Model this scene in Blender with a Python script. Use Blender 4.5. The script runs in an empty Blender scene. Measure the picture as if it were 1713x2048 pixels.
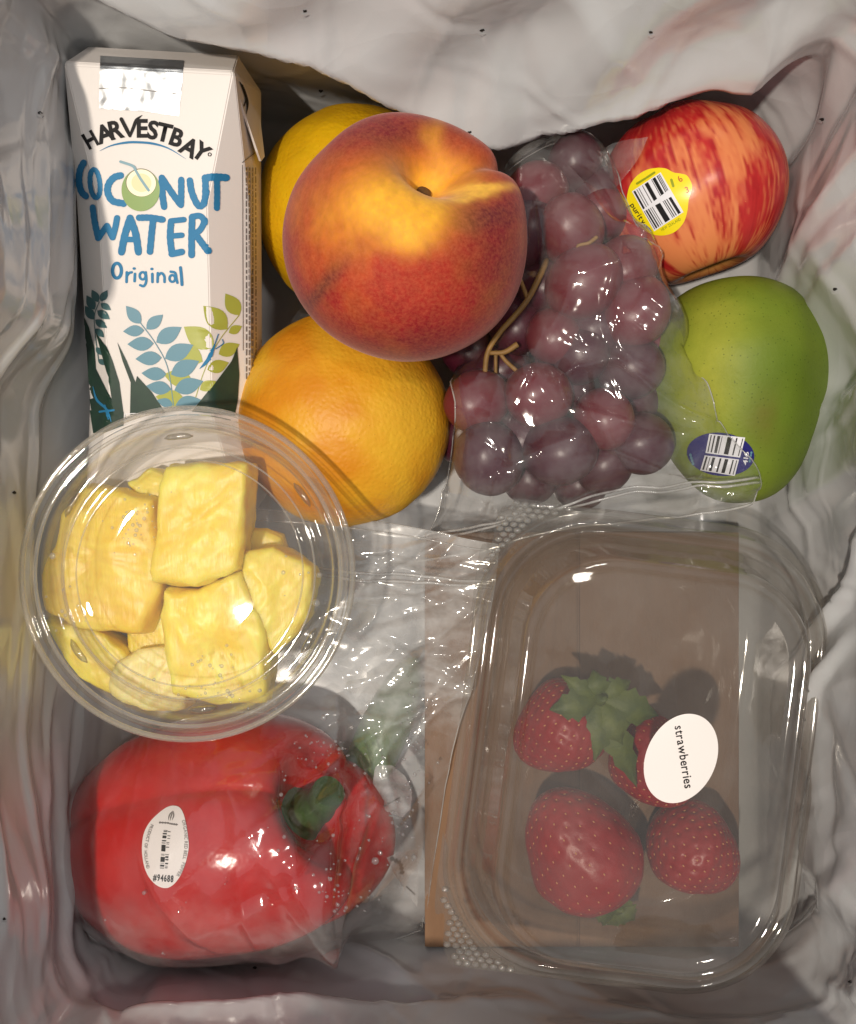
import bpy, bmesh, math, random
import numpy as np
from mathutils import Vector, Matrix
from mathutils.bvhtree import BVHTree
from mathutils.geometry import tessellate_polygon

random.seed(7)
RNG = np.random.default_rng(11)
scene = bpy.context.scene
COL = scene.collection
S = 0.01                      # everything below is laid out in centimetres, stored in metres

# ------------------------------------------------------------------ camera
H, F, W0, H0 = 42.0, 1800.0, 1713.0, 2048.0      # camera height (cm), focal length (photo px)
cam_d = bpy.data.cameras.new('camera')
cam_d.sensor_fit = 'VERTICAL'
cam_d.sensor_height = 24.0
cam_d.lens = 24.0 * F / H0
cam_d.clip_start = 0.01
cam_d.clip_end = 20.0
cam = bpy.data.objects.new('camera', cam_d)
COL.objects.link(cam)
cam.location = (0, 0, H * S)
scene.camera = cam

# ------------------------------------------------------------------ light
world = bpy.data.worlds.new('World')
scene.world = world
world.use_nodes = True
bg = world.node_tree.nodes['Background']
bg.inputs[1].default_value = 1.0
# a room: pale ceiling overhead, dimmer walls towards the horizon
wn, wl = world.node_tree.nodes, world.node_tree.links
w_tc = wn.new('ShaderNodeTexCoord')
w_sep = wn.new('ShaderNodeSeparateXYZ')
w_mr = wn.new('ShaderNodeMapRange')
w_mr.interpolation_type = 'SMOOTHSTEP'
w_mr.inputs['From Min'].default_value = 0.25
w_mr.inputs['From Max'].default_value = 0.85
w_mix = wn.new('ShaderNodeMix')
w_mix.data_type = 'RGBA'
w_mix.inputs['A'].default_value = (0.10, 0.108, 0.115, 1)
w_mix.inputs['B'].default_value = (0.44, 0.46, 0.475, 1)
wl.new(w_tc.outputs['Generated'], w_sep.inputs[0])
wl.new(w_sep.outputs['Z'], w_mr.inputs['Value'])
wl.new(w_mr.outputs['Result'], w_mix.inputs['Factor'])
wl.new(w_mix.outputs['Result'], bg.inputs[0])


def area(name, loc, target, size, power, col, size_y=None):
    d = bpy.data.lights.new(name, 'AREA')
    d.shape = 'DISK'
    d.size = size
    if size_y:
        d.shape = 'RECTANGLE'
        d.size_y = size_y
    d.energy = power
    d.color = col
    o = bpy.data.objects.new(name, d)
    COL.objects.link(o)
    o.location = Vector(loc) * S
    o.rotation_euler = (Vector(target) - Vector(loc)).to_track_quat('-Z', 'Y').to_euler()
    return o


area('ceiling_lamp', (-29, -18.5, 128), (-2, 2, 5), 0.055, 12.0, (1.0, 0.89, 0.76), 0.022)
area('second_ceiling_lamp', (26, 14, 150), (0, 0, 5), 0.10, 2.8, (1.0, 0.92, 0.84))

scene.view_settings.view_transform = 'Standard'
scene.view_settings.look = 'None'
scene.view_settings.exposure = 0.0
scene.view_settings.gamma = 1.0
scene.render.engine = 'CYCLES'
cy = scene.cycles
cy.use_denoising = True
cy.max_bounces = 8
cy.diffuse_bounces = 3
cy.glossy_bounces = 3
cy.transmission_bounces = 6
cy.transparent_max_bounces = 32
cy.caustics_reflective = False
cy.caustics_refractive = False
cy.sample_clamp_indirect = 4.0

# ------------------------------------------------------------------ helpers


def P(px, py, z):
    k = (H - z) / F
    return np.array([(px - W0 / 2) * k, (H0 / 2 - py) * k, z])


def topx(v):
    v = np.asarray(v)
    k = F / (H - v[..., 2])
    return np.stack([W0 / 2 + v[..., 0] * k, H0 / 2 - v[..., 1] * k], -1)


def lin(r, g, b):
    def f(c):
        c = np.asarray(c, float) / 255.0
        return np.where(c <= 0.04045, c / 12.92, ((c + 0.055) / 1.055) ** 2.4)
    return np.array([float(f(r)), float(f(g)), float(f(b))])


def _hash(ix, iy, iz, seed):
    n = (ix * 374761393 + iy * 668265263 + iz * 2147483647 + seed * 1274126177) & 0xFFFFFFFF
    n = ((n ^ (n >> 13)) * 1274126177) & 0xFFFFFFFF
    n = n ^ (n >> 16)
    return (n & 0xFFFF) / 65535.0 * 2 - 1


def vnoise(p, seed=0):
    p = np.asarray(p, float)
    i = np.floor(p).astype(np.int64)
    f = p - i
    f = f * f * f * (f * (f * 6 - 15) + 10)
    r = 0
    for dx in (0, 1):
        for dy in (0, 1):
            for dz in (0, 1):
                w = (f[..., 0] if dx else 1 - f[..., 0]) * (f[..., 1] if dy else 1 - f[..., 1]) * (f[..., 2] if dz else 1 - f[..., 2])
                r = r + w * _hash(i[..., 0] + dx, i[..., 1] + dy, i[..., 2] + dz, seed)
    return r


def fbm(p, octaves=4, seed=0):
    p = np.asarray(p, float)
    r, a = 0, 1.0
    for o in range(octaves):
        r = r + a * vnoise(p * 2 ** o + o * 17.3, seed + o)
        a *= 0.5
    return r


def sstep(a, b, x):
    t = np.clip((np.asarray(x, float) - a) / (b - a), 0, 1)
    return t * t * (3 - 2 * t)


WLOC, GEO = {}, {}


def tag(o, label, cat, group=None):
    o['label'] = label
    o['category'] = cat
    if group:
        o['group'] = group
    return o


def thing(name, label, cat, loc, group=None):
    o = bpy.data.objects.new(name, None)
    o.empty_display_size = 0.01
    COL.objects.link(o)
    o.location = Vector([float(c) for c in loc]) * S
    WLOC[o.name] = np.array(loc, float)
    return tag(o, label, cat, group)


def obj(name, verts, faces, mat, parent=None, loc=None, smooth=True, colors=None, kind=None, sharp=None):
    """one mesh object, verts in world centimetres"""
    v = np.asarray(verts, float)
    base = WLOC[parent.name] if parent is not None else (np.array(loc, float) if loc is not None else np.zeros(3))
    me = bpy.data.meshes.new(name)
    me.from_pydata(((v - base) * S).tolist(), [], [tuple(int(i) for i in f) for f in faces])
    if smooth:
        me.polygons.foreach_set('use_smooth', [True] * len(me.polygons))
    if colors is not None:
        at = me.color_attributes.new('Col', 'FLOAT_COLOR', 'POINT')
        c4 = np.ones((len(v), 4), np.float32)
        c4[:, :3] = np.clip(colors, 0, 1)
        at.data.foreach_set('color', c4.ravel())
    if sharp is not None:
        me.set_sharp_from_angle(angle=math.radians(sharp))
    me.materials.append(mat)
    o = bpy.data.objects.new(name, me)
    COL.objects.link(o)
    if parent is not None:
        o.parent = parent
    else:
        o.location = Vector([float(c) for c in base]) * S
    if kind:
        o['kind'] = kind
    WLOC[o.name] = base
    GEO[o.name] = (v, faces)
    return o


def bvh_of(*objs):
    vs, fs, n = [], [], 0
    for o in objs:
        v, f = GEO[o.name] if not isinstance(o, tuple) else o
        vs += [tuple(x) for x in v]
        fs += [tuple(int(i) + n for i in q) for q in f]
        n += len(v)
    return BVHTree.FromPolygons(vs, fs)


def grid_faces(nu, nv, wrap_u=False):
    f = []
    for j in range(nv - 1):
        for i in range(nu if wrap_u else nu - 1):
            a = j * nu + i
            b = j * nu + (i + 1) % nu
            f.append((a, b, b + nu, a + nu))
    return f


def sphere_dirs(nt, npn):
    """unit directions of a lat/long sphere, +Z pole first; returns dirs, faces"""
    d = [(0, 0, 1)]
    for j in range(1, nt):
        t = math.pi * j / nt
        for i in range(npn):
            p = 2 * math.pi * i / npn
            d.append((math.sin(t) * math.cos(p), math.sin(t) * math.sin(p), math.cos(t)))
    d.append((0, 0, -1))
    f = [(0, 1 + i, 1 + (i + 1) % npn) for i in range(npn)]
    for j in range(nt - 2):
        for i in range(npn):
            a = 1 + j * npn + i
            b = 1 + j * npn + (i + 1) % npn
            f.append((a, a + npn, b + npn, b))
    last = len(d) - 1
    o = 1 + (nt - 2) * npn
    f += [(o + (i + 1) % npn, o + i, last) for i in range(npn)]
    return np.array(d), f


def frame(axis, xhint):
    z = np.array(axis, float)
    z /= np.linalg.norm(z)
    x = np.array(xhint, float)
    x = x - z * x.dot(z)
    x /= np.linalg.norm(x)
    y = np.cross(z, x)
    return np.stack([x, y, z], 0)         # rows: local axes in world -> v_world = v_local @ M


def tube(pts, r, n=6, cap=True):
    pts = np.asarray(pts, float)
    m = len(pts)
    rr = np.broadcast_to(np.asarray(r, float), (m,))
    vs = []
    for i in range(m):
        t = pts[min(i + 1, m - 1)] - pts[max(i - 1, 0)]
        t = t / (np.linalg.norm(t) + 1e-9)
        a = np.cross(t, [0.13, 0.31, 0.94])
        a /= np.linalg.norm(a) + 1e-9
        b = np.cross(t, a)
        for k in range(n):
            q = 2 * math.pi * k / n
            vs.append(pts[i] + rr[i] * (a * math.cos(q) + b * math.sin(q)))
    f = grid_faces(n, m, True)
    if cap:
        f.append(tuple(range(n))[::-1])
        f.append(tuple(range((m - 1) * n, m * n)))
    return np.array(vs), f


def spline(pts, n):
    """Catmull-Rom resample"""
    p = np.asarray(pts, float)
    q = np.vstack([2 * p[0] - p[1], p, 2 * p[-1] - p[-2]])
    out = []
    segs = len(p) - 1
    for u in np.linspace(0, segs, n):
        i = min(int(u), segs - 1)
        t = u - i
        a, b, c, d = q[i], q[i + 1], q[i + 2], q[i + 3]
        out.append(0.5 * ((2 * b) + (c - a) * t + (2 * a - 5 * b + 4 * c - d) * t * t + (3 * b - 3 * c + d - a) * t ** 3))
    return np.array(out)


def join(parts):
    vs, fs, n = [], [], 0
    for v, f in parts:
        vs.append(np.asarray(v, float))
        fs += [tuple(i + n for i in q) for q in f]
        n += len(v)
    return np.vstack(vs), fs


# ------------------------------------------------------------------ crumpled film

def creases(x, y, seed, n, box, amp, wid, leng, ang=None, spread=math.pi, wrap=None, crisp=False):
    """height of n random sharp-crested folds over the plane (cm)"""
    rng = np.random.default_rng(seed)
    h = np.zeros_like(x)
    for _ in range(n):
        cx = rng.uniform(box[0], box[1])
        cyy = rng.uniform(box[2], box[3])
        a = (ang if ang is not None else 0) + rng.uniform(-spread / 2, spread / 2)
        L = leng * rng.uniform(0.4, 1.4)
        w = wid * rng.uniform(0.4, 1.5)
        A = amp * rng.uniform(0.25, 1.0) * (1 if rng.random() < 0.6 else -1)
        dx = x - cx
        if wrap:
            dx = (dx + wrap / 2) % wrap - wrap / 2
        dy = y - cyy
        u = dx * math.cos(a) + dy * math.sin(a)
        v = -dx * math.sin(a) + dy * math.cos(a)
        v = v + 0.12 * L * np.sin(u / L * 1.7 + rng.uniform(0, 6)) * rng.uniform(-1, 1)
        asym = np.where(v > 0, rng.uniform(0.5, 1.0), rng.uniform(1.0, 2.2))
        if crisp:          # straight-sided fold: flat facets meeting in a sharp crest
            h += A * np.clip(1 - np.abs(v) / (w * asym) - 0.0 * u, 0, 1) * np.clip(1.25 - np.abs(u) / L, 0, 1)
        else:
            h += A * np.exp(-np.sqrt((v / (w * asym)) ** 2 + 0.003)) * np.exp(-(u / L) ** 2)
    return h


def ridge(x, y, pts, amp, wid):
    """fold along a polyline given in the same plane"""
    d = np.full(x.shape, 1e9)
    for (ax, ay), (bx, by) in zip(pts[:-1], pts[1:]):
        vx, vy = bx - ax, by - ay
        t = np.clip(((x - ax) * vx + (y - ay) * vy) / (vx * vx + vy * vy), 0, 1)
        d = np.minimum(d, np.hypot(x - ax - t * vx, y - ay - t * vy))
    return amp * np.exp(-np.sqrt((d / wid) ** 2 + 0.01))


def coons(top, right, bottom, left, nu, nv):
    """px boundary polylines -> grid of px points (top: L->R, bottom: L->R, left/right: T->B)"""
    t, b = spline(top, nu), spline(bottom, nu)
    l, r = spline(left, nv), spline(right, nv)
    u = np.linspace(0, 1, nu)[None, :, None]
    v = np.linspace(0, 1, nv)[:, None, None]
    return (1 - v) * t[None] + v * b[None] + (1 - u) * l[:, None] + u * r[:, None] - (
        (1 - u) * (1 - v) * t[0] + u * (1 - v) * t[-1] + (1 - u) * v * b[0] + u * v * b[-1])


def drape(pxg, zedge, bvh, iters=500, gap=0.12, smooth=14, loose=0):
    """taut film over the things below: solve the obstacle problem for the height on a grid"""
    nv, nu = pxg.shape[:2]
    zb = zedge
    xy = np.zeros((nv, nu, 2))
    for j in range(nv):
        for i in range(nu):
            xy[j, i] = P(pxg[j, i, 0], pxg[j, i, 1], zb[j, i])[:2]
    ob = np.full((nv, nu), -1.0)
    for j in range(nv):
        for i in range(nu):
            hit = bvh.ray_cast(Vector((xy[j, i, 0], xy[j, i, 1], 30.0)), Vector((0, 0, -1)))
            if hit[0] is not None:
                ob[j, i] = hit[0].z + gap
    for _ in range(loose):          # a loose bag bridges the hollows between neighbours
        a = ob.copy()
        a[1:-1, 1:-1] = np.maximum.reduce([ob[1:-1, 1:-1], ob[:-2, 1:-1], ob[2:, 1:-1], ob[1:-1, :-2], ob[1:-1, 2:]])
        ob = a
    h = np.maximum(zb, ob)
    edge = h.copy()
    for _ in range(iters):
        a = h.copy()
        a[1:-1, 1:-1] = 0.25 * (h[:-2, 1:-1] + h[2:, 1:-1] + h[1:-1, :-2] + h[1:-1, 2:])
        a = np.maximum(a, ob)
        a[0], a[-1], a[:, 0], a[:, -1] = edge[0], edge[-1], edge[:, 0], edge[:, -1]
        h = a
    for _ in range(smooth):
        a = h.copy()
        a[1:-1, 1:-1] = 0.5 * h[1:-1, 1:-1] + 0.125 * (h[:-2, 1:-1] + h[2:, 1:-1] + h[1:-1, :-2] + h[1:-1, 2:])
        h = np.maximum(a, ob - (gap * 0.6 if not loose else 0.35))
    return np.dstack([xy, h])


# ------------------------------------------------------------------ decals (print and stickers laid on a surface)
CAMV = Vector((0, 0, H))


def hit_px(bvh, px, py, off=0.0):
    d = Vector((px - W0 / 2, H0 / 2 - py, -F)).normalized()
    r = bvh.ray_cast(CAMV, d)
    if r[0] is None:
        return None
    n = r[1]
    if n.dot(d) > 0:
        n = -n
    return r[0] + n * off


def split4(v, f):
    v = [tuple(p) for p in v]
    mid, nf = {}, []

    def m(a, b):
        k = (min(a, b), max(a, b))
        if k not in mid:
            mid[k] = len(v)
            v.append(tuple((np.array(v[a]) + np.array(v[b])) / 2))
        return mid[k]
    for a, b, c in f:
        x, y, z = m(a, b), m(b, c), m(c, a)
        nf += [(a, x, z), (x, b, y), (z, y, c), (x, y, z)]
    return v, nf


def decal(name, shapes, bvh, off, mat, parent, sub=0, step=0.0006):
    """shapes: list of (verts2d, tris) in photo px"""
    av, af = [], []
    for k, (v, f) in enumerate(shapes):
        for _ in range(sub):
            v, f = split4(v, f)
        idx = {}
        for i, p in enumerate(v):
            h = hit_px(bvh, p[0], p[1], off + k * step)
            if h is not None:
                idx[i] = len(av)
                av.append(tuple(h))
        for t in f:
            if all(i in idx for i in t):
                q = [idx[i] for i in t]
                a, b, c = (np.array(av[i]) for i in q)
                if np.cross(b - a, c - a)[2] < 0:
                    q = q[::-1]
                af.append(tuple(q))
    if not af:
        raise RuntimeError('decal missed: ' + name)
    return obj(name, av, af, mat, parent, smooth=True)


def poly(pts, holes=()):
    loops = [[Vector((p[0], p[1], 0)) for p in pts]] + [[Vector((p[0], p[1], 0)) for p in h] for h in holes]
    t = tessellate_polygon(loops)
    return [(p.x, p.y) for l in loops for p in l], [tuple(x) for x in t]


def blob(pts, n=60):
    p = list(pts) + [pts[0]]
    q = spline(p, n)
    return poly(q[:-1])


def ell(cx, cy, rx, ry, rot=0, n=40):
    a = math.radians(rot)
    pts = []
    for i in range(n):
        t = 2 * math.pi * i / n
        x, y = rx * math.cos(t), ry * math.sin(t)
        pts.append((cx + x * math.cos(a) - y * math.sin(a), cy + x * math.sin(a) + y * math.cos(a)))
    return poly(pts)


def stroke(pts, w, n=None, closed=False, t0=1.0, t1=1.0, wob=0.0):
    pts = np.asarray(pts, float)
    if closed:
        pts = np.vstack([pts, pts[:1]])
    n = n or max(8, len(pts) * 6)
    p = spline(pts, n) if len(pts) > 2 else np.array([pts[0] + (pts[1] - pts[0]) * t for t in np.linspace(0, 1, n)])
    v, f = [], []
    for i in range(n):
        t = p[min(i + 1, n - 1)] - p[max(i - 1, 0)]
        if closed and i in (0, n - 1):
            t = p[1] - p[-2]
        t = t / (np.linalg.norm(t) + 1e-9)
        nn = np.array([-t[1], t[0]])
        u = i / (n - 1)
        k = (t0 + (1 - t0) * min(1, u * 3)) if u < 0.34 else ((t1 + (1 - t1) * min(1, (1 - u) * 3)) if u > 0.66 else 1)
        hw = w * 0.5 * k * (1 + wob * math.sin(i * 1.9 + pts[0][0]))
        v += [tuple(p[i] + nn * hw), tuple(p[i] - nn * hw)]
    for i in range(n - 1):
        a = 2 * i
        f += [(a, a + 1, a + 3), (a, a + 3, a + 2)]
    if not closed:
        for e, (i, sgn, k) in enumerate(((0, -1, t0), (n - 1, 1, t1))):
            if k < 0.3:
                continue
            a, b = np.array(v[2 * i]), np.array(v[2 * i + 1])
            c = (a + b) / 2
            r = (a - b) / 2
            tt = np.array([r[1], -r[0]]) * (1 if True else 1)
            tv = p[min(i + 1, n - 1)] - p[max(i - 1, 0)]
            if tt.dot(tv) * sgn < 0:
                tt = -tt
            base = len(v)
            v.append(tuple(c))
            m = 6
            for q in range(m + 1):
                th = math.pi * q / m
                v.append(tuple(c + r * math.cos(th) + tt * math.sin(th)))
            for q in range(m):
                f.append((base, base + 1 + q, base + 2 + q))
    return v, f


def bars(quad, spans, lo=0.0, hi=1.0):
    """bar code inside a quad TL,TR,BR,BL; spans along TL->TR"""
    q = [np.array(p, float) for p in quad]
    out = []

    def at(u, v):
        return (1 - v) * ((1 - u) * q[0] + u * q[1]) + v * ((1 - u) * q[3] + u * q[2])
    for a, b in spans:
        out.append(poly([at(a, lo), at(b, lo), at(b, hi), at(a, hi)]))
    return out


# letters from the built-in font, cached as flat meshes
GLYPH = {}


def load_glyphs(chars, weight=0.0, key=''):
    cu = bpy.data.curves.new('glyph', 'FONT')
    cu.offset = weight
    cu.resolution_u = 3
    o = bpy.data.objects.new('glyph', cu)
    COL.objects.link(o)
    for ch in chars:
        cu.body = ch
        bpy.context.view_layer.update()
        dg = bpy.context.evaluated_depsgraph_get()
        me = bpy.data.meshes.new_from_object(o.evaluated_get(dg))
        me.calc_loop_triangles()
        v = [(p.co.x, p.co.y) for p in me.vertices]
        f = [tuple(t.vertices) for t in me.loop_triangles]
        GLYPH[key + ch] = (np.array(v).reshape(-1, 2), f)
        bpy.data.meshes.remove(me)
    bpy.data.objects.remove(o)
    bpy.data.curves.remove(cu)


load_glyphs(sorted(set('HARVEST BAY #94688') - {' '}), 0.035, 'b')
load_glyphs(sorted(set('NEW ZEALAND PRODUCT OF HOLLAND ORGANIC RED BELL PEPPER purity strawberries 416 63') - {' '}), 0.012, '')


def letter(ch, cx, cyy, hpx, rot, wscale=1.0, key='', ref=0.69, centre=True):
    """rot: clockwise degrees in the picture"""
    v, f = GLYPH[key + ch]
    if len(v) == 0:
        return None
    mx = (v[:, 0].min() + v[:, 0].max()) / 2 if centre else 0
    k = hpx / ref
    a = math.radians(rot)
    out = []
    for x, y in v:
        X = (x - mx) * k * wscale
        Y = -(y - (ref / 2 if centre else 0)) * k
        out.append((cx + X * math.cos(a) - Y * math.sin(a), cyy + X * math.sin(a) + Y * math.cos(a)))
    return out, f


def text_line(s, p0, p1, hpx, key='', bend=0.0):
    """spread a word between two px points (baseline), optional bend (px, towards the letters' tops)"""
    ws = []
    for ch in s:
        if ch == ' ':
            ws.append(0.32)
        else:
            v = GLYPH[key + ch][0]
            ws.append(v[:, 0].max() - v[:, 0].min() + 0.09)
    tot = sum(ws)
    p0, p1 = np.array(p0, float), np.array(p1, float)
    d = p1 - p0
    L = np.linalg.norm(d)
    d /= L
    up = np.array([d[1], -d[0]])
    sc = L / tot
    out, x = [], 0.0
    for ch, w in zip(s, ws):
        if ch != ' ':
            u = (x + w / 2) / tot
            c = p0 + d * L * u + up * (bend * 4 * u * (1 - u))
            rot = math.degrees(math.atan2(d[1], d[0])) - math.degrees(math.atan2(bend * 4 * (1 - 2 * u), L))
            a = math.radians(rot)
            upv = np.array([math.sin(a), -math.cos(a)])
            c = c + upv * hpx / 2
            wsc = sc / (hpx / 0.69)
            out.append(letter(ch, c[0], c[1], hpx, rot, wsc, key))
        x += w
    return out


# ------------------------------------------------------------------ materials

def new_mat(name):
    m = bpy.data.materials.new(name)
    m.use_nodes = True
    nt = m.node_tree
    for n in list(nt.nodes):
        nt.nodes.remove(n)
    out = nt.nodes.new('ShaderNodeOutputMaterial')
    return m, nt, out


def coords(nt, scale=(1, 1, 1)):
    tc = nt.nodes.new('ShaderNodeTexCoord')
    mp = nt.nodes.new('ShaderNodeMapping')
    mp.inputs['Scale'].default_value = tuple(100 * s for s in scale)
    nt.links.new(tc.outputs['Object'], mp.inputs['Vector'])
    return mp.outputs['Vector']


def noise_node(nt, vec, scale, detail=3, rough=0.55, distortion=0.0):
    n = nt.nodes.new('ShaderNodeTexNoise')
    n.inputs['Scale'].default_value = scale
    n.inputs['Detail'].default_value = detail
    n.inputs['Roughness'].default_value = rough
    n.inputs['Distortion'].default_value = distortion
    nt.links.new(vec, n.inputs['Vector'])
    return n.outputs['Fac']


def rng_node(nt, val, a, b, c, d):
    n = nt.nodes.new('ShaderNodeMapRange')
    for k, x in zip(('From Min', 'From Max', 'To Min', 'To Max'), (a, b, c, d)):
        n.inputs[k].default_value = x
    nt.links.new(val, n.inputs['Value'])
    return n.outputs['Result']


def bump_node(nt, val, dist_cm, strength=1.0, prev=None):
    b = nt.nodes.new('ShaderNodeBump')
    b.inputs['Strength'].default_value = strength
    b.inputs['Distance'].default_value = dist_cm * S
    nt.links.new(val, b.inputs['Height'])
    if prev is not None:
        nt.links.new(prev, b.inputs['Normal'])
    return b.outputs['Normal']


def solid(name, col, rough=0.5, vcol=False, mottle=0.0, mscale=2.0, bump=None, bscale=8.0, bdetail=3, sss=0.0, sss_r=(1, .4, .2),
          sss_scale=0.3, metal=0.0, sheen=0.0, sheen_col=(1, 1, 1), sheen_rough=.4, coat=0.0, spec=0.5, mcol=None, aniso=(1, 1, 1), spots=None, voro=None):
    m, nt, out = new_mat(name)
    b = nt.nodes.new('ShaderNodeBsdfPrincipled')
    nt.links.new(b.outputs[0], out.inputs[0])
    b.inputs['Roughness'].default_value = rough
    b.inputs['Metallic'].default_value = metal
    b.inputs['Specular IOR Level'].default_value = spec
    b.inputs['Coat Weight'].default_value = coat
    b.inputs['Coat Roughness'].default_value = 0.12
    b.inputs['Subsurface Weight'].default_value = sss
    b.inputs['Subsurface Radius'].default_value = sss_r
    b.inputs['Subsurface Scale'].default_value = sss_scale * S
    b.inputs['Sheen Weight'].default_value = sheen
    b.inputs['Sheen Roughness'].default_value = sheen_rough
    b.inputs['Sheen Tint'].default_value = (*sheen_col, 1)
    vec = coords(nt, aniso)
    if vcol:
        a = nt.nodes.new('ShaderNodeAttribute')
        a.attribute_name = 'Col'
        src = a.outputs['Color']
    else:
        r = nt.nodes.new('ShaderNodeRGB')
        r.outputs[0].default_value = (*[float(c) for c in col], 1)
        src = r.outputs[0]
    if mottle:
        nz = noise_node(nt, vec, mscale, 5, 0.6)
        fac = rng_node(nt, nz, 0.35, 0.68, 0.0, mottle)
        mx = nt.nodes.new('ShaderNodeMix')
        mx.data_type = 'RGBA'
        mx.blend_type = 'MIX'
        nt.links.new(fac, mx.inputs['Factor'])
        nt.links.new(src, mx.inputs['A'])
        mx.inputs['B'].default_value = (*(mcol if mcol is not None else (0.02, 0.02, 0.02)), 1)
        src = mx.outputs['Result']
    if spots:
        sc, size, scol, amt = spots
        v = nt.nodes.new('ShaderNodeTexVoronoi')
        v.inputs['Scale'].default_value = sc
        nt.links.new(vec, v.inputs['Vector'])
        fac = rng_node(nt, v.outputs['Distance'], size * 0.4, size, amt, 0.0)
        mx = nt.nodes.new('ShaderNodeMix')
        mx.data_type = 'RGBA'
        nt.links.new(fac, mx.inputs['Factor'])
        nt.links.new(src, mx.inputs['A'])
        mx.inputs['B'].default_value = (*scol, 1)
        src = mx.outputs['Result']
    nt.links.new(src, b.inputs['Base Color'])
    nrm = None
    if bump:
        nrm = bump_node(nt, noise_node(nt, vec, bscale, bdetail, 0.6), bump)
    if voro:
        sc, dist = voro
        v = nt.nodes.new('ShaderNodeTexVoronoi')
        v.inputs['Scale'].default_value = sc
        v.feature = 'SMOOTH_F1'
        nt.links.new(vec, v.inputs['Vector'])
        nrm = bump_node(nt, v.outputs['Distance'], dist, 1.0, nrm)
    if nrm is not None:
        nt.links.new(nrm, b.inputs['Normal'])
    return m


def film(name, haze=0.1, hcol=(0.8, 0.79, 0.77), tint=(1, 1, 1), rough=0.06, gain=1.5, bump=0.05, bscale=1.6, hscale=0.8, edge=0.0, hmin=0.4, hmax=1.7, mask=False):
    """thin clear plastic: see-through, mirror-like by Fresnel, a little milky"""
    m, nt, out = new_mat(name)
    vec = coords(nt)
    nrm = bump_node(nt, noise_node(nt, vec, bscale, 2, 0.5, 0.5), bump)
    tr = nt.nodes.new('ShaderNodeBsdfTransparent')
    tr.inputs[0].default_value = (*tint, 1)
    gl = nt.nodes.new('ShaderNodeBsdfGlossy')
    gl.inputs['Roughness'].default_value = rough
    nt.links.new(nrm, gl.inputs['Normal'])
    df = nt.nodes.new('ShaderNodeBsdfDiffuse')
    df.inputs[0].default_value = (*hcol, 1)
    tl = nt.nodes.new('ShaderNodeBsdfTranslucent')
    tl.inputs[0].default_value = (*hcol, 1)
    dm = nt.nodes.new('ShaderNodeMixShader')
    dm.inputs[0].default_value = 0.35
    nt.links.new(df.outputs[0], dm.inputs[1])
    nt.links.new(tl.outputs[0], dm.inputs[2])
    hz = rng_node(nt, noise_node(nt, vec, hscale, 4, 0.6), 0.35, 0.68, haze * hmin, haze * hmax)
    if mask:           # how fogged or doubled the film is, stored on the mesh
        at = nt.nodes.new('ShaderNodeAttribute')
        at.attribute_name = 'Col'
        mm = nt.nodes.new('ShaderNodeMath')
        mm.operation = 'MULTIPLY'
        mm.use_clamp = True
        nt.links.new(hz, mm.inputs[0])
        m5 = nt.nodes.new('ShaderNodeMath')
        m5.operation = 'MULTIPLY'
        nt.links.new(at.outputs['Fac'], m5.inputs[0])
        m5.inputs[1].default_value = 5.0
        nt.links.new(m5.outputs[0], mm.inputs[1])
        hz = mm.outputs[0]
    if edge:
        lw = nt.nodes.new('ShaderNodeLayerWeight')
        lw.inputs['Blend'].default_value = 0.35
        mu = nt.nodes.new('ShaderNodeMath')
        mu.operation = 'MULTIPLY_ADD'
        nt.links.new(lw.outputs['Facing'], mu.inputs[0])
        mu.inputs[1].default_value = edge
        nt.links.new(hz, mu.inputs[2])
        mu.use_clamp = True
        hz = mu.outputs[0]
    m1 = nt.nodes.new('ShaderNodeMixShader')
    nt.links.new(hz, m1.inputs[0])
    nt.links.new(tr.outputs[0], m1.inputs[1])
    nt.links.new(dm.outputs[0], m1.inputs[2])
    ge = nt.nodes.new('ShaderNodeNewGeometry')
    io = rng_node(nt, ge.outputs['Backfacing'], 0, 1, 1.5, 1 / 1.5)      # a film reflects alike from both sides
    fr = nt.nodes.new('ShaderNodeFresnel')
    nt.links.new(io, fr.inputs['IOR'])
    mg = nt.nodes.new('ShaderNodeMath')
    mg.operation = 'MULTIPLY'
    mg.use_clamp = True
    nt.links.new(fr.outputs[0], mg.inputs[0])
    mg.inputs[1].default_value = gain
    mn = nt.nodes.new('ShaderNodeMath')
    mn.operation = 'MINIMUM'
    nt.links.new(mg.outputs[0], mn.inputs[0])
    mn.inputs[1].default_value = 0.6
    m2 = nt.nodes.new('ShaderNodeMixShader')
    nt.links.new(mn.outputs[0], m2.inputs[0])
    nt.links.new(m1.outputs[0], m2.inputs[1])
    nt.links.new(gl.outputs[0], m2.inputs[2])
    nt.links.new(m2.outputs[0], out.inputs[0])
    return m


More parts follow.
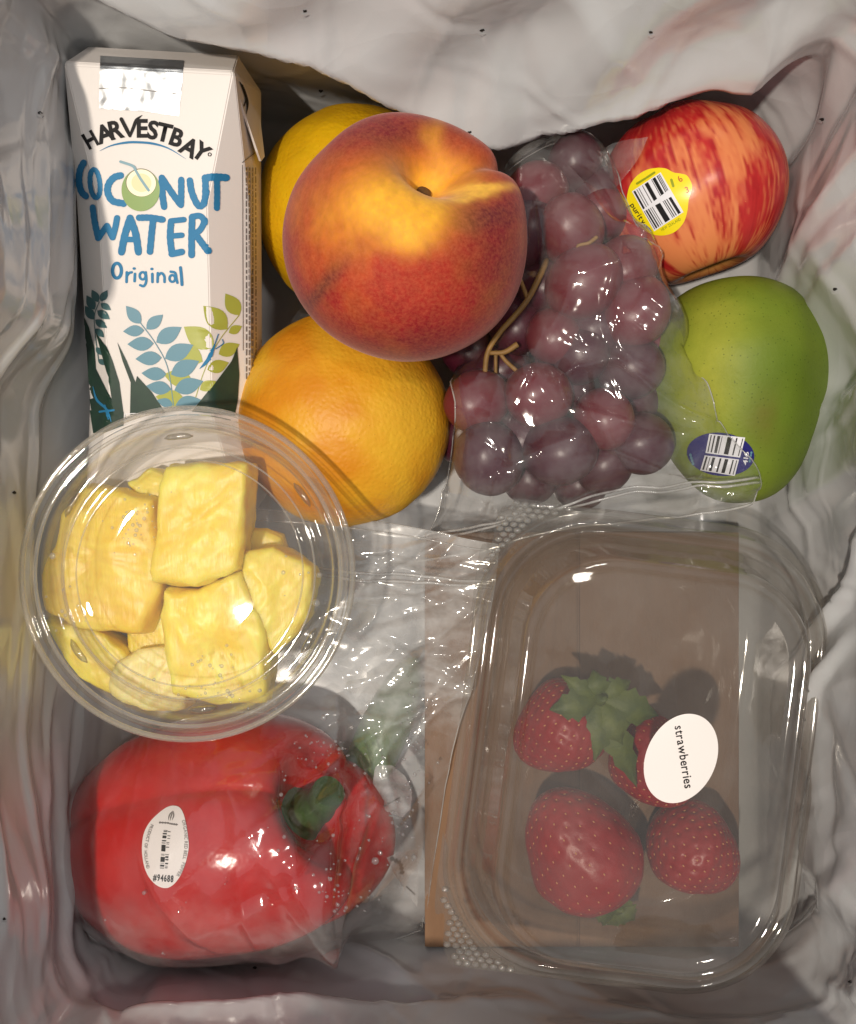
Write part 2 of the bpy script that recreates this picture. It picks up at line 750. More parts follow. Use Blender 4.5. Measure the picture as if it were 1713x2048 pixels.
def liner_mat():
    """thin glossy white polythene: crinkled by distorted cell facets on top of the modelled folds"""
    m, nt, out = new_mat('liner_plastic')
    b = nt.nodes.new('ShaderNodeBsdfPrincipled')
    nt.links.new(b.outputs[0], out.inputs[0])
    vec = coords(nt)
    nz = nt.nodes.new('ShaderNodeTexNoise')
    nz.inputs['Scale'].default_value = 0.22
    nz.inputs['Detail'].default_value = 1.5
    nt.links.new(vec, nz.inputs['Vector'])
    add = nt.nodes.new('ShaderNodeVectorMath')
    add.operation = 'MULTIPLY_ADD'
    nt.links.new(nz.outputs['Color'], add.inputs[0])
    add.inputs[1].default_value = (3.4, 3.4, 3.4)
    nt.links.new(vec, add.inputs[2])
    nrm = None
    for sc, dist in ((0.30, 0.10), (0.8, 0.022)):
        v = nt.nodes.new('ShaderNodeTexVoronoi')
        v.inputs['Scale'].default_value = sc
        nt.links.new(add.outputs[0], v.inputs['Vector'])
        nrm = bump_node(nt, v.outputs['Distance'], dist, 1.0, nrm)
    nt.links.new(nrm, b.inputs['Normal'])
    b.inputs['Base Color'].default_value = (0.59, 0.60, 0.61, 1)
    b.inputs['Roughness'].default_value = 0.15
    b.inputs['Specular IOR Level'].default_value = 0.7
    b.inputs['Coat Weight'].default_value = 0.4
    b.inputs['Coat Roughness'].default_value = 0.1
    return m


M = {}
M['liner'] = liner_mat()
M['hole'] = solid('hole_dark', (0.015, 0.012, 0.01), rough=0.8)
M['card'] = solid('carton_paper', (0.78, 0.735, 0.70), rough=0.46, bump=0.004, bscale=5, spec=0.4)
M['foil'] = solid('foil', (0.46, 0.48, 0.50), rough=0.34, metal=1.0, bump=0.16, bscale=0.9, bdetail=2)
M['ink'] = solid('ink_black', (0.014, 0.013, 0.014), rough=0.55, spec=0.15)
M['ink_soft'] = solid('ink_grey', (0.16, 0.14, 0.13), rough=0.5)
M['blue'] = solid('ink_blue', lin(44, 120, 166), rough=0.5, spec=0.2, mottle=0.25, mscale=0.6, mcol=lin(70, 150, 195))
M['fern_blue'] = solid('ink_fern_blue', lin(96, 142, 160), rough=0.4)
M['fern_teal'] = solid('ink_fern_teal', lin(70, 105, 108), rough=0.4)
M['fern_green'] = solid('ink_fern_green', lin(168, 172, 72), rough=0.4)
M['grass'] = solid('ink_dark_green', lin(34, 62, 48), rough=0.4, mottle=0.5, mscale=1.5, mcol=lin(20, 40, 40))
M['coco'] = solid('ink_coconut_green', lin(122, 152, 62), rough=0.4, mottle=0.4, mscale=0.9, mcol=lin(96, 150, 70))
M['coco_dark'] = solid('ink_coconut_rim', lin(96, 92, 52), rough=0.4)
M['cream'] = solid('ink_cream', lin(250, 242, 205), rough=0.4)
M['cream2'] = solid('ink_cream_shade', lin(222, 216, 165), rough=0.4)
M['straw'] = solid('ink_straw', lin(104, 150, 165), rough=0.4)
M['orange'] = solid('orange_peel', lin(236, 150, 16), rough=0.46, vcol=True, mottle=0.12, mscale=1.2, mcol=lin(205, 105, 10), bump=0.012, bscale=9, voro=(6.0, 0.022), sss=0.05, sss_r=(1, .5, .1), spec=0.4, spots=(4.2, 0.10, tuple(lin(150, 84, 10)), 0.55))
M['peach'] = solid('peach_skin', (1, 1, 1), rough=0.62, vcol=True, mottle=0.22, mscale=9, mcol=lin(226, 130, 84), bump=0.006, bscale=26, sheen=0.22, sheen_col=(1.0, 0.72, 0.68), sheen_rough=0.45, spec=0.25)
M['apple'] = solid('apple_skin', (1, 1, 1), rough=0.27, vcol=True, spec=0.5, bump=0.004, bscale=5, spots=(3.4, 0.05, tuple(lin(240, 200, 120)), 0.6))
M['pear'] = solid('pear_skin', (1, 1, 1), rough=0.52, vcol=True, spec=0.3, mottle=0.3, mscale=0.8, mcol=lin(88, 108, 24), bump=0.012, bscale=6, spots=(5.2, 0.19, tuple(lin(56, 76, 12)), 0.6))
M['stem'] = solid('woody_stem', lin(105, 72, 30), rough=0.7, mottle=0.5, mscale=6, mcol=lin(50, 34, 14), bump=0.03, bscale=10)
M['grape'] = solid('grape_skin', lin(104, 28, 40), rough=0.36, mottle=0.5, mscale=0.9, mcol=lin(112, 50, 58), bump=0.006, bscale=6, sss=0.12, sss_r=(1, .3, .3), sss_scale=0.3, spec=0.45)
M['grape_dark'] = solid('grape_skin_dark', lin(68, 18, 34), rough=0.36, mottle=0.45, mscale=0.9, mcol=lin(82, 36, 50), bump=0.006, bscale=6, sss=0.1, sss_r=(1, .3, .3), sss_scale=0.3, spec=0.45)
M['grape_stem'] = solid('grape_stem', lin(150, 112, 58), rough=0.6, mottle=0.4, mscale=4, mcol=lin(110, 90, 40))
M['pepper'] = solid('pepper_skin', lin(196, 26, 22), rough=0.20, mottle=0.55, mscale=0.35, mcol=lin(150, 14, 20), bump=0.05, bscale=0.8, spec=0.5, coat=0.1)
M['pepper_stem'] = solid('pepper_stem', lin(58, 86, 34), rough=0.5, mottle=0.4, mscale=2.5, mcol=lin(36, 58, 30), bump=0.03, bscale=4)
M['cucumber'] = solid('cucumber_skin', lin(76, 112, 58), rough=0.4, mottle=0.5, mscale=1.4, mcol=lin(120, 145, 90), bump=0.03, bscale=3)
M['pine'] = solid('pineapple_flesh', lin(247, 205, 62), rough=0.40, vcol=True, mottle=0.2, mscale=1.6, mcol=lin(250, 214, 84), bump=0.02, bscale=3.0, bdetail=3, sss=0.75, sss_r=(1, .8, .25), sss_scale=0.9, spec=0.5, aniso=(2.6, 0.5, 0.5))
M['berry'] = solid('strawberry_skin', lin(170, 12, 22), rough=0.36, mottle=0.35, mscale=1.0, mcol=lin(136, 10, 22), bump=0.02, bscale=3.2, sss=0.1, sss_r=(1, .2, .15), spec=0.5)
M['seed'] = solid('strawberry_seed', lin(220, 150, 96), rough=0.4)
M['leaf'] = solid('strawberry_leaf', lin(104, 116, 44), rough=0.55, mottle=0.8, mscale=1.0, mcol=lin(52, 76, 36), bump=0.03, bscale=5)
M['kraft'] = solid('kraft_board', lin(138, 106, 80), rough=0.85, mottle=0.35, mscale=3.0, mcol=lin(122, 92, 68), bump=0.02, bscale=10, aniso=(1, 0.25, 1))
M['sticker_yellow'] = solid('sticker_yellow', lin(250, 228, 20), rough=0.25, coat=0.5)
M['sticker_white'] = solid('sticker_white', lin(240, 232, 228), rough=0.35, coat=0.1, bump=0.003, bscale=12)
M['sticker_blue'] = solid('sticker_blue', lin(30, 28, 110), rough=0.3, coat=0.3)
M['print_green'] = solid('print_green', lin(150, 160, 10), rough=0.4)
M['print_red'] = solid('print_red', lin(200, 90, 20), rough=0.4)
M['print_white'] = solid('print_white', lin(235, 235, 240), rough=0.4)
M['bag'] = film('zip_bag_film', haze=0.14, rough=0.08, gain=1.5, bump=0.015, bscale=1.0, mask=True)
M['bag2'] = film('zip_bag_film_clear', haze=0.10, rough=0.10, gain=2.6, bump=0.02, bscale=0.8, hscale=0.5, mask=True)
M['label_glint_film'] = film('label_glint', haze=0.62, rough=0.2, gain=1.2, bump=0.03, hmin=0.5, hmax=1.3, hscale=1.5, hcol=(.85, .83, .82))  # milky sheet for the crumpled label and painted film glints alike
M['zip'] = film('zip_strip', haze=0.42, rough=0.12, gain=1.6, bump=0.02)
M['pet'] = film('clear_container', haze=0.06, rough=0.05, gain=1.3, bump=0.006, bscale=0.8, edge=0.16, hcol=(.78, .74, .68))
M['pet2'] = film('shaded_clear_lid', haze=0.10, rough=0.05, gain=2.0, bump=0.008, bscale=0.9, edge=0.34, hcol=(.50, .46, .42), hscale=0.25, tint=(.82, .81, .78))  # grey tint and dim haze stand in for shadow over the strawberries
M['tub_lid'] = film('clear_tub_lid', haze=0.05, rough=0.02, gain=1.8, bump=0.002, bscale=0.9, edge=0.46, hcol=(.82, .78, .72), hscale=0.25)
M['rim'] = film('thick_plastic_rim', haze=0.10, rough=0.05, gain=2.2, bump=0.0, edge=0.55, hcol=(.85, .81, .75), tint=(.94, .93, .90))
M['emboss'] = film('embossed_plastic', haze=0.10, rough=0.06, gain=4.0, bump=0.0, edge=0.7, hcol=(.85, .82, .76))


M['drop'] = film('water_drop', haze=0.03, rough=0.04, gain=4.0, bump=0.0, edge=0.75, hcol=(.9, .9, .9))

# ------------------------------------------------------------------ the plastic liner of the box
LX0, LX1, LY0, LY1, LR = -13.9, 15.0, -19.0, 17.6, 3.0
NU = 700


def perimeter(n):
    """points and inward normals round a rounded rectangle, with arc length"""
    segs = []
    cx0, cx1, cy0, cy1 = LX0 + LR, LX1 - LR, LY0 + LR, LY1 - LR
    L = [('l', (cx0, LY0), (cx1, LY0)), ('a', (cx1, cy0), -90), ('l', (LX1, cy0), (LX1, cy1)), ('a', (cx1, cy1), 0),
         ('l', (cx1, LY1), (cx0, LY1)), ('a', (cx0, cy1), 90), ('l', (LX0, cy1), (LX0, cy0)), ('a', (cx0, cy0), 180)]
    lens = [math.dist(s[1], s[2]) if s[0] == 'l' else LR * math.pi / 2 for s in L]
    tot = sum(lens)
    pts, nrm = [], []
    for i in range(n):
        d = tot * i / n
        for s, l in zip(L, lens):
            if d <= l:
                break
            d -= l
        if s[0] == 'l':
            a, b = np.array(s[1], float), np.array(s[2], float)
            t = (b - a) / l
            pts.append(a + t * d)
            nrm.append((-t[1], t[0]))
        else:
            th = math.radians(s[2]) + d / LR
            pts.append(np.array(s[1]) + LR * np.array([math.cos(th), math.sin(th)]))
            nrm.append((-math.cos(th), -math.sin(th)))
    return np.array(pts), np.array(nrm), np.arange(n) * tot / n, tot


def build_liner():
    pt, nr, arc, tot = perimeter(NU)
    zs = np.concatenate([np.linspace(0.0, 1.2, 5)[:-1], np.linspace(1.2, 17.0, 96)])
    A, Z = np.meshgrid(arc, zs)
    X = np.broadcast_to(pt[:, 0], A.shape)
    Y = np.broadcast_to(pt[:, 1], A.shape)
    NX = np.broadcast_to(nr[:, 0], A.shape)
    NY = np.broadcast_to(nr[:, 1], A.shape)
    up = sstep(0.3, 5.0, Z)
    d = 0.45 * fbm(np.stack([A * 0.09, Z * 0.13, A * 0 + 3.3], -1), 3, 5) * up
    # tight fillet to the floor
    d = d + 1.2 * (1 - sstep(0, 1.8, Z)) ** 2
    back = sstep(0.6, 0.95, -NY * 1.0 + 0.0) * (Y > 0)
    front = sstep(0.6, 0.95, NY) * (Y < 0)
    left = sstep(0.6, 0.95, NX)
    right = sstep(0.6, 0.95, -NX)
    # back wall: the sheet sags forward over the fruit, its lower lip running down to the right
    lip = np.interp(X, [-13.9, -10.5, -8.5, -6, -4, -1, 1.5, 3.6, 6, 9, 12.5, 15], [14.6, 13.9, 12.4, 12.3, 11.6, 9.8, 8.3, 7.6, 8.2, 8.6, 8.6, 9.5])
    lip = lip + 0.06 * np.sin(X * 1.3) + 0.12 * fbm(np.stack([X * 0.4, X * 0, X * 0], -1), 2, 9)
    outw = np.interp(X, [-13.9, -11, -8, -3, 2, 5, 9, 12, 15], [0.2, 1.5, 2.3, 3.3, 4.1, 3.5, 2.7, 2.2, 1.0])
    sag = np.exp(-np.clip(Z - lip, 0, 99) / 4.2)
    d = d + back * outw * sstep(-0.75, 0.25, Z - lip) * sag
    d = d + back * 0.28 * np.sin((X * 0.75 - Z * 0.95) + 1.0) * sstep(-0.3, 1.4, Z - lip)
    # front: a smooth roll of film in front of the pepper, lower at the clamshell
    rl = np.interp(X, [-13.9, -11, -7, -3, 0, 4, 9, 15], [9.2, 9.6, 9.2, 7.9, 7.4, 7.0, 8.0, 9.6])
    ro = np.interp(X, [-13.9, -10, -4, 0, 4, 10, 15], [0.8, 1.2, 1.3, 0.8, 0.25, 0.3, 0.9])
    d = d + front * ro * sstep(-1.6, 0.1, Z - rl) * np.exp(-np.clip(Z - rl, 0, 99) / 5.0)
    # random folds, their direction changing from wall to wall
    box = (0, tot, 1, 17)
    cr = creases(A, Z, 21, 90, box, 0.62, 1.5, 5.5, 1.15, 1.5, tot, True)
    cr += creases(A, Z, 22, 170, box, 0.20, 0.6, 3.2, 0.9, 2.6, tot, True)
    crl = creases(A, Z, 23, 170, box, 0.28, 0.7, 7.0, 0.02, 0.6, tot, True)
    crf = creases(A, Z, 24, 90, box, 0.5, 1.4, 6.0, 0.1, 1.0, tot, True)
    mix = 1 - np.maximum(left, front)
    fine = creases(A, Z, 26, 160, box, 0.09, 0.3, 4.0, 1.0, 2.2, tot, True)
    d = d + up * (cr * mix * (1 - 0.45 * back) + crl * left + crf * front + 0.3 * cr * front + fine * (1 - 0.6 * left))
    d = d + left * (1.0 * sstep(6.5, 10.5, Z) * sstep(3.5, 6.5, Y) + 0.0)
    tubside = sstep(0.2, 0.9, NX) * sstep(7.0, 3.6, Y) * sstep(-14.5, -8.0, Y) * sstep(2, 8, Z)
    # a soft bulge of the right-hand film between pear and apple and beside the clamshell
    d = d + right * (-0.5 * np.exp(-((Y - 5.0) / 2.2) ** 2 - ((Z - 8.5) / 2.2) ** 2) + 0.7 * np.exp(-((Y - 9.5) / 1.6) ** 2 - ((Z - 9.5) / 2.6) ** 2))
    d = d - right * 0.6 * np.exp(-((Y + 3.5) / 3.0) ** 2) * up
    # keep clear of what leans on the walls
    lean = left * sstep(-2.5, 0.5, Y) * sstep(12.8, 9.5, Z)
    d = np.where(left > 0, np.minimum(d, 0.28 + 0.95 * sstep(6.0, 10.5, Z) + (1 - lean) * 3), d)
    d = np.clip(d, -0.9, 4.6)
    d = d * (1 - tubside) + tubside * (-0.95 + 0.5 * np.clip(d, -1, 1) + 0.5 * crl)
    V = np.stack([X + NX * d, Y + NY * d, Z - 0.35 * back * sstep(0.5, 3.0, d) * up], -1)
    V[0, :, 2] = 0.0
    rows = [V[j] for j in range(len(zs))]
    # floor towards the middle, rim folded outward
    c = np.array([(LX0 + LX1) / 2, (LY0 + LY1) / 2, 0.0])
    floor = []
    for t in np.linspace(0.0, 1, 12)[:-1]:
        r = c + (rows[0] - c) * t
        r[:, 2] = -0.0 + 0.05 * fbm(r * 0.5, 2, 3)
        floor.append(r)
    rim = []
    top = rows[-1]
    nn = np.stack([nr[:, 0], nr[:, 1], np.zeros(NU)], -1)
    for a in np.linspace(0.25, 1, 5):
        rim.append(top - nn * 1.6 * math.sin(a * math.pi / 2) - np.array([0, 0, 1.2 * (1 - math.cos(a * math.pi / 2))]) + np.array([0, 0, 0.35 * math.sin(a * math.pi)]))
    for k in range(1, 8):
        rim.append(rim[4] + np.array([0, 0, -0.9 * k]) - nn * 0.08 * k)
    allr = floor + rows + rim
    v = np.vstack(allr)
    f = grid_faces(NU, len(allr), True)
    o = obj('liner_bag', v, f, M['liner'], loc=(0, 0, 0))
    tag(o, 'crumpled white plastic bag lining the box around all the food', 'liner bag')
    return o


liner = build_liner()
B_LINER = bvh_of(liner)


def hole(px, py, seed):
    """a pin-prick in the film: dark slit with a raised pale lip"""
    rng = random.Random(seed)
    pts = [(px + rng.uniform(3, 6) * math.cos(a), py + rng.uniform(1.5, 4.5) * math.sin(a)) for a in [k * math.pi / 4 for k in range(8)]]
    decal('vent_hole', [poly(pts)], B_LINER, 0.02, M['hole'], liner)
    lip = stroke([(px - 6, py + 6), (px, py + 8), (px + 6, py + 5)], 3.5, 6, t0=.4, t1=.4)
    decal('hole_lip', [lip], B_LINER, 0.05, M['liner'], liner)


for k, (x, y) in enumerate([(80, 226), (610, 21), (964, 60), (1302, 64), (940, 264), (1645, 238), (1671, 578), (8, 1838), (1702, 1964), (510, 1936), (642, 181), (28, 985)]):
    hole(x, y, k)

# ------------------------------------------------------------------ round fruit


def fruit(name, centre, r, shape, axis, xhint, colfn, mat, parent=None, nt=90, npn=140):
    d, f = sphere_dirs(nt, npn)
    v = shape(d) * r
    Mx = frame(axis, xhint)
    w = v @ Mx + np.array(centre)
    c = colfn(d, w)
    return w, f, c


def make_orange(name, label, px, py, rpx, z, seed, tint, dark):
    c = P(px, py, z)
    r = rpx * (H - z) / F
    loc = (c[0], c[1], z - r)
    oax = (-0.35, -0.5, -0.8)

    def shp(d):
        t = np.arccos(np.clip(d[:, 2], -1, 1))
        k = 1 - 0.05 * np.exp(-(t / 0.22) ** 2) + 0.012 * fbm(d * 2.2 + seed, 3, seed)
        return d * k[:, None] * np.array([1, 1, 0.965])

    def colf(d, w):
        n = fbm(d * 1.6 + seed * 3.1, 4, seed)
        m = np.clip(0.5 + 0.9 * n, 0, 1)[:, None]
        return tint * (1 - m) + dark * m
    w, f, col = fruit(name, c, r, shp, oax, (1, 0, 0), colf, M['orange'])
    root = thing(name, label, 'orange', loc, 'oranges under the peach')
    o = obj('peel', w, f, M['orange'], root, colors=col)
    s = c + (np.array(oax) / np.linalg.norm(oax)) * r * 0.945
    d, ff = sphere_dirs(6, 10)
    obj('stem_scar', s + d * np.array([0.22, 0.22, 0.08]), ff, M['stem'], root)
    return root, o


orange1, orange1_o = make_orange('orange', 'large orange with pitted bright orange peel next to the pineapple tub', 688, 842, 214, 4.7, 3, lin(232, 178, 44), lin(214, 138, 20))
orange2, orange2_o = make_orange('orange', 'yellow orange with smooth peel between the drink carton and the peach', 722, 428, 206, 4.1, 8, lin(226, 178, 12), lin(204, 160, 10))

# peach
PC = P(806, 486, 11.0)
PR = 240 * (H - 11.0) / F


def peach_shape(d):
    t = np.arccos(np.clip(d[:, 2], -1, 1))
    ph = np.arctan2(d[:, 1], d[:, 0])
    k = np.ones(len(d))
    k *= 1 - 0.46 * np.exp(-(t / 0.31) ** 2.6) + 0.06 * np.exp(-((t - 0.72) / 0.25) ** 2)
    # suture, a groove running down the +X side
    su = np.exp(-(np.sin(ph / 2) * np.sin(t) * 2 / 0.10) ** 2) * sstep(0.02, 0.3, t) * (1 - sstep(1.6, 2.4, t))
    k *= 1 - 0.10 * su
    # one cheek fuller than the other
    k *= 1 - 0.05 * np.sin(ph - 0.2) * np.sin(t) * sstep(2.4, 1.0, t) + 0.012 * fbm(d * 1.5, 2, 31)
    return d * k[:, None] * np.array([1.0, 1.0, 0.93])


def gauss(q, cx, cyy, sx, sy, rot=0):
    a = math.radians(rot)
    x, y = q[:, 0] - cx, q[:, 1] - cyy
    u = (x * math.cos(a) + y * math.sin(a)) / sx
    v = (-x * math.sin(a) + y * math.cos(a)) / sy
    return np.exp(-(u * u + v * v))


def peach_col(d, w):
    q = topx(w)
    n = fbm(w * 0.9, 4, 40)
    fine = fbm(w * 5, 3, 41)
    q = q + 14 * np.stack([n, -n], -1)
    yel = np.clip(1.0 * gauss(q, 770, 400, 112, 72, -10) + 0.9 * gauss(q, 850, 415, 55, 55) + 0.55 * gauss(q, 815, 486, 58, 28) + 0.4 * gauss(q, 870, 270, 22, 55) + 0.45 * gauss(q, 915, 345, 60, 40), 0, 1)
    suture = np.clip(gauss(q, 945, 383, 75, 11, -4) * 1.3, 0, 1)
    orange = np.clip(0.8 * gauss(q, 660, 440, 110, 130) + 0.6 * gauss(q, 830, 560, 120, 80) + 0.5 * gauss(q, 900, 300, 90, 60), 0, 1)
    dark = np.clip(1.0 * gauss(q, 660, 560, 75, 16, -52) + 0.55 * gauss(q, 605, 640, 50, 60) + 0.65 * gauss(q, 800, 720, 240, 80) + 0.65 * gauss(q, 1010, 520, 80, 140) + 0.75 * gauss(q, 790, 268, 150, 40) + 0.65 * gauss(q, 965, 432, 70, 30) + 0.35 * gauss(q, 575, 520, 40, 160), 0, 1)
    base = lin(154, 16, 24)
    c = base[None] * np.ones((len(w), 1))
    c = c + (lin(206, 84, 40) - c) * (orange * 0.48)[:, None]
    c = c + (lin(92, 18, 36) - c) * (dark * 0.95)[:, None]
    c = c + (lin(244, 178, 48) - c) * np.clip(yel + 0.08 * n, 0, 1)[:, None]
    c = c + (lin(248, 190, 70) - c) * suture[:, None]
    c = c * (1 + 0.13 * fine[:, None])
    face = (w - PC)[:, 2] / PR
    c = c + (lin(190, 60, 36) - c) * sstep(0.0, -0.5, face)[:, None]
    return c


pax = (0.32, 0.47, 0.82)
pw, pf, pc = fruit('peach', PC, PR, peach_shape, pax, (0.93, 0.45, -0.2), peach_col, M['peach'], nt=150, npn=230)
peach = thing('peach', 'big ripe red and yellow peach resting on top of the two oranges', 'peach', (PC[0], PC[1], PC[2] - PR * 0.9))
peach_o = obj('skin', pw, pf, M['peach'], peach, colors=pc)
pn = np.array(pax) / np.linalg.norm(pax)
sv, sf = tube([PC + pn * PR * 0.44, PC + pn * PR * 0.51, PC + pn * PR * 0.56, PC + pn * PR * 0.567], [0.28, 0.26, 0.24, 0.16], 12)
obj('stem', sv, sf, M['stem'], peach)

# apple, its stem end turned towards the pear
AC = P(1376, 386, 4.6)
AR = 184 * (H - 4.6) / F
aax = np.array([0.26, -0.85, -0.02])


def apple_shape(d):
    t = np.arccos(np.clip(d[:, 2], -1, 1))
    ph = np.arctan2(d[:, 1], d[:, 0])
    k = 1 - 0.42 * np.exp(-(t / 0.27) ** 2) - 0.26 * np.exp(-((np.pi - t) / 0.25) ** 2)
    k = k * (1 + 0.018 * np.cos(5 * ph) * sstep(1.2, 2.9, t) + 0.02 * fbm(d * 1.3, 2, 51))
    k = k * (1 + 0.05 * np.cos(t))
    return d * k[:, None] * np.array([1.02, 1.02, 0.95])


def apple_col(d, w):
    q = topx(w)
    t = np.arccos(np.clip(d[:, 2], -1, 1))
    ph = np.arctan2(d[:, 1], d[:, 0])
    cp = np.stack([np.cos(ph), np.sin(ph)], -1)
    s1 = fbm(np.concatenate([cp * 5.0, (t * 1.1)[:, None]], -1), 4, 61)
    s2 = fbm(np.concatenate([cp * 26.0, (t * 4.2)[:, None]], -1), 3, 62)
    s3 = fbm(np.concatenate([cp * 60.0, (t * 8.0)[:, None]], -1), 2, 63)
    red = 0.34 + 0.50 * s1 + 0.32 * s2 + 0.22 * s3
    red += 0.75 * gauss(q, 1230, 300, 90, 130) + 0.45 * gauss(q, 1520, 430, 70, 150) + 0.3 * gauss(q, 1400, 215, 160, 45) - 0.55 * gauss(q, 1400, 470, 80, 90) - 0.25 * gauss(q, 1370, 330, 90, 80)
    red = sstep(-0.05, 0.95, red)
    yel = lin(228, 136, 84)
    c = yel[None] + (lin(192, 44, 44) - yel)[None] * np.clip(red * 1.15, 0, 1)[:, None]
    deep = sstep(0.55, 1.15, 0.5 * s2 + red * 0.7 + 0.3 * s3)
    c = c + (lin(156, 22, 30) - c) * (deep * 0.55)[:, None]
    g = np.exp(-(t / 0.30) ** 2)
    c = c + (lin(168, 158, 70) - c) * g[:, None]
    return c


aw, af, ac = fruit('apple', AC, AR, apple_shape, aax, (0.9, 0.2, 0.3), apple_col, M['apple'], nt=150, npn=260)
apple = thing('apple', 'red and yellow streaked apple with a yellow sticker beside the grapes', 'apple', (AC[0], AC[1], AC[2] - AR))
apple_o = obj('skin', aw, af, M['apple'], apple, colors=ac)
B_APPLE = bvh_of(apple_o)


def z2(pts, ox, oy, k):
    return [(ox + x / k, oy + y / k) for x, y in pts]


K2 = 10.706
yo = z2([(835, 170), (1000, 190), (1150, 270), (1300, 295), (1430, 330), (1510, 440), (1550, 560), (1520, 700), (1475, 860), (1450, 1080), (1370, 1330), (1200, 1520), (1000, 1600), (800, 1605), (600, 1540), (400, 1380), (230, 1120), (165, 900), (170, 750), (230, 540), (380, 340), (600, 210)], 1240, 320, K2)
st = decal('sticker', [blob(yo, 90)], B_APPLE, 0.03, M['sticker_yellow'], apple, sub=2)
q1 = z2([(290, 680), (880, 285), (1075, 640), (510, 1075)], 1240, 320, K2)
q2 = z2([(510, 1090), (1130, 760), (1345, 1110), (750, 1495)], 1240, 320, K2)
decal('barcode_panel', [poly(z2([(270, 675), (880, 270), (1095, 640), (1365, 1110), (745, 1520), (500, 1085)], 1240, 320, K2))], B_APPLE, 0.036, M['print_white'], st, sub=3)
decal('barcode', bars(q1, [(0.02, .08), (.13, .15), (.2, .22), (.33, .35), (.42, .54), (.66, .68), (.70, .80), (.85, .88), (.90, .92), (.94, .96)], .02, .97) +
      bars(q2, [(0.02, .04), (.07, .12), (.15, .19), (.23, .25), (.29, .31), (.40, .57), (.66, .68), (.71, .74), (.78, .81), (.86, .95)], .03, .97), B_APPLE, 0.042, M['ink'], st, sub=1)
decal('lettering', text_line('purity', z2([(225, 960)], 1240, 320, K2)[0], z2([(500, 1385)], 1240, 320, K2)[0], 10.5), B_APPLE, 0.042, M['ink'], st)
decal('origin_print', text_line('NEW ZEALAND', z2([(905, 1520)], 1240, 320, K2)[0], z2([(1320, 1275)], 1240, 320, K2)[0], 6), B_APPLE, 0.042, M['print_green'], st)
decal('top_print', [stroke(z2([(380, 510), (560, 400)], 1240, 320, K2), 4.2), stroke(z2([(590, 380), (750, 275)], 1240, 320, K2), 4.2), stroke(z2([(1110, 430), (1150, 560)], 1240, 320, K2), 5)], B_APPLE, 0.042, M['print_green'], st)
decal('number_print', [letter('6', *z2([(1290, 410)], 1240, 320, K2)[0], 12, -40), letter('3', *z2([(1440, 640)], 1240, 320, K2)[0], 12, -20)], B_APPLE, 0.042, M['print_red'], st)

# pear lying with its neck towards the clamshell
QC = P(1470, 752, 4.5)
QR = 193 * (H - 4.5) / F


def pear_shape(d):
    t = np.arccos(np.clip(d[:, 2], -1, 1))        # 0 = neck end
    u = np.cos(t)
    z = u * 1.0 + 0.32 * sstep(-0.1, 1.0, u)
    rad = np.sin(t) ** 0.9 * (1 - 0.22 * sstep(-0.25, 0.95, u))
    ph = np.arctan2(d[:, 1], d[:, 0])
    rad = rad * (1 + 0.02 * np.cos(3 * ph + 1) + 0.02 * fbm(d * 1.4, 2, 71))
    z = z + 0.10 * np.exp(-((np.pi - t) / 0.22) ** 2)
    return np.stack([rad * np.cos(ph), rad * np.sin(ph), z], -1)


def pear_col(d, w):
    q = topx(w)
    n = fbm(w * 0.5, 4, 81)
    c = lin(122, 142, 40)[None] * np.ones((len(w), 1))
    y = np.clip(0.9 * gauss(q, 1420, 750, 70, 150) + 0.25 * n + 0.2 * gauss(q, 1450, 640, 120, 60), 0, 1)
    c = c + (lin(178, 176, 62) - c) * y[:, None]
    g = np.clip(1.0 * gauss(q, 1575, 800, 100, 190) + 0.2 * n, 0, 1)  # right flank coloured darker, standing in for the shadow across it
    c = c + (lin(96, 118, 34) - c) * g[:, None]
    b = np.clip(0.7 * gauss(q, 1535, 835, 40, 55, 30) * (0.7 + 0.6 * n), 0, 1)
    c = c + (lin(116, 92, 40) - c) * b[:, None]
    return c


qax = (0.05, -0.96, 0.05)
qw, qf, qc = fruit('pear', QC, QR, pear_shape, qax, (1, 0, 0), pear_col, M['pear'], nt=110, npn=160)
pear = thing('pear', 'speckled green pear with a dark blue sticker below the apple', 'pear', (QC[0], QC[1], QC[2] - QR))
pear_o = obj('skin', qw, qf, M['pear'], pear, colors=qc)
B_PEAR = bvh_of(pear_o)
ps = decal('sticker', [ell(1442, 908, 67, 43, 6)], B_PEAR, 0.03, M['sticker_blue'], pear, sub=2)
pq = z2([(640, 180), (1400, 262), (1290, 690), (560, 590)], 1360, 850, K2)
pq2 = z2([(545, 640), (1270, 730), (1180, 1080), (450, 960)], 1360, 850, K2)
decal('barcode_panel', [poly(pq), poly(pq2)], B_PEAR, 0.036, M['print_white'], ps, sub=3)
decal('barcode', bars(pq, [(.05, .08), (.14, .18), (.24, .32), (.36, .38), (.52, .65), (.76, .80), (.93, .955)], .06, .93) + bars(pq2, [(.05, .1), (.16, .18), (.24, .32), (.45, .5), (.6, .7), (.82, .86), (.93, .955)], .06, .93), B_PEAR, 0.042, M['ink'], ps, sub=1)
decal('lettering', text_line('416', z2([(1440, 860)], 1360, 850, K2)[0], z2([(1480, 560)], 1360, 850, K2)[0], 9.0), B_PEAR, 0.042, M['print_white'], ps)
decal('small_print', [stroke(z2([(240, 620), (300, 820)], 1360, 850, K2), 4, wob=.5)], B_PEAR, 0.042, M['fern_blue'], ps)
decal('small_print', [stroke(z2([(1530, 580), (1490, 780)], 1360, 850, K2), 3, wob=.5)], B_PEAR, 0.042, M['fern_blue'], ps)

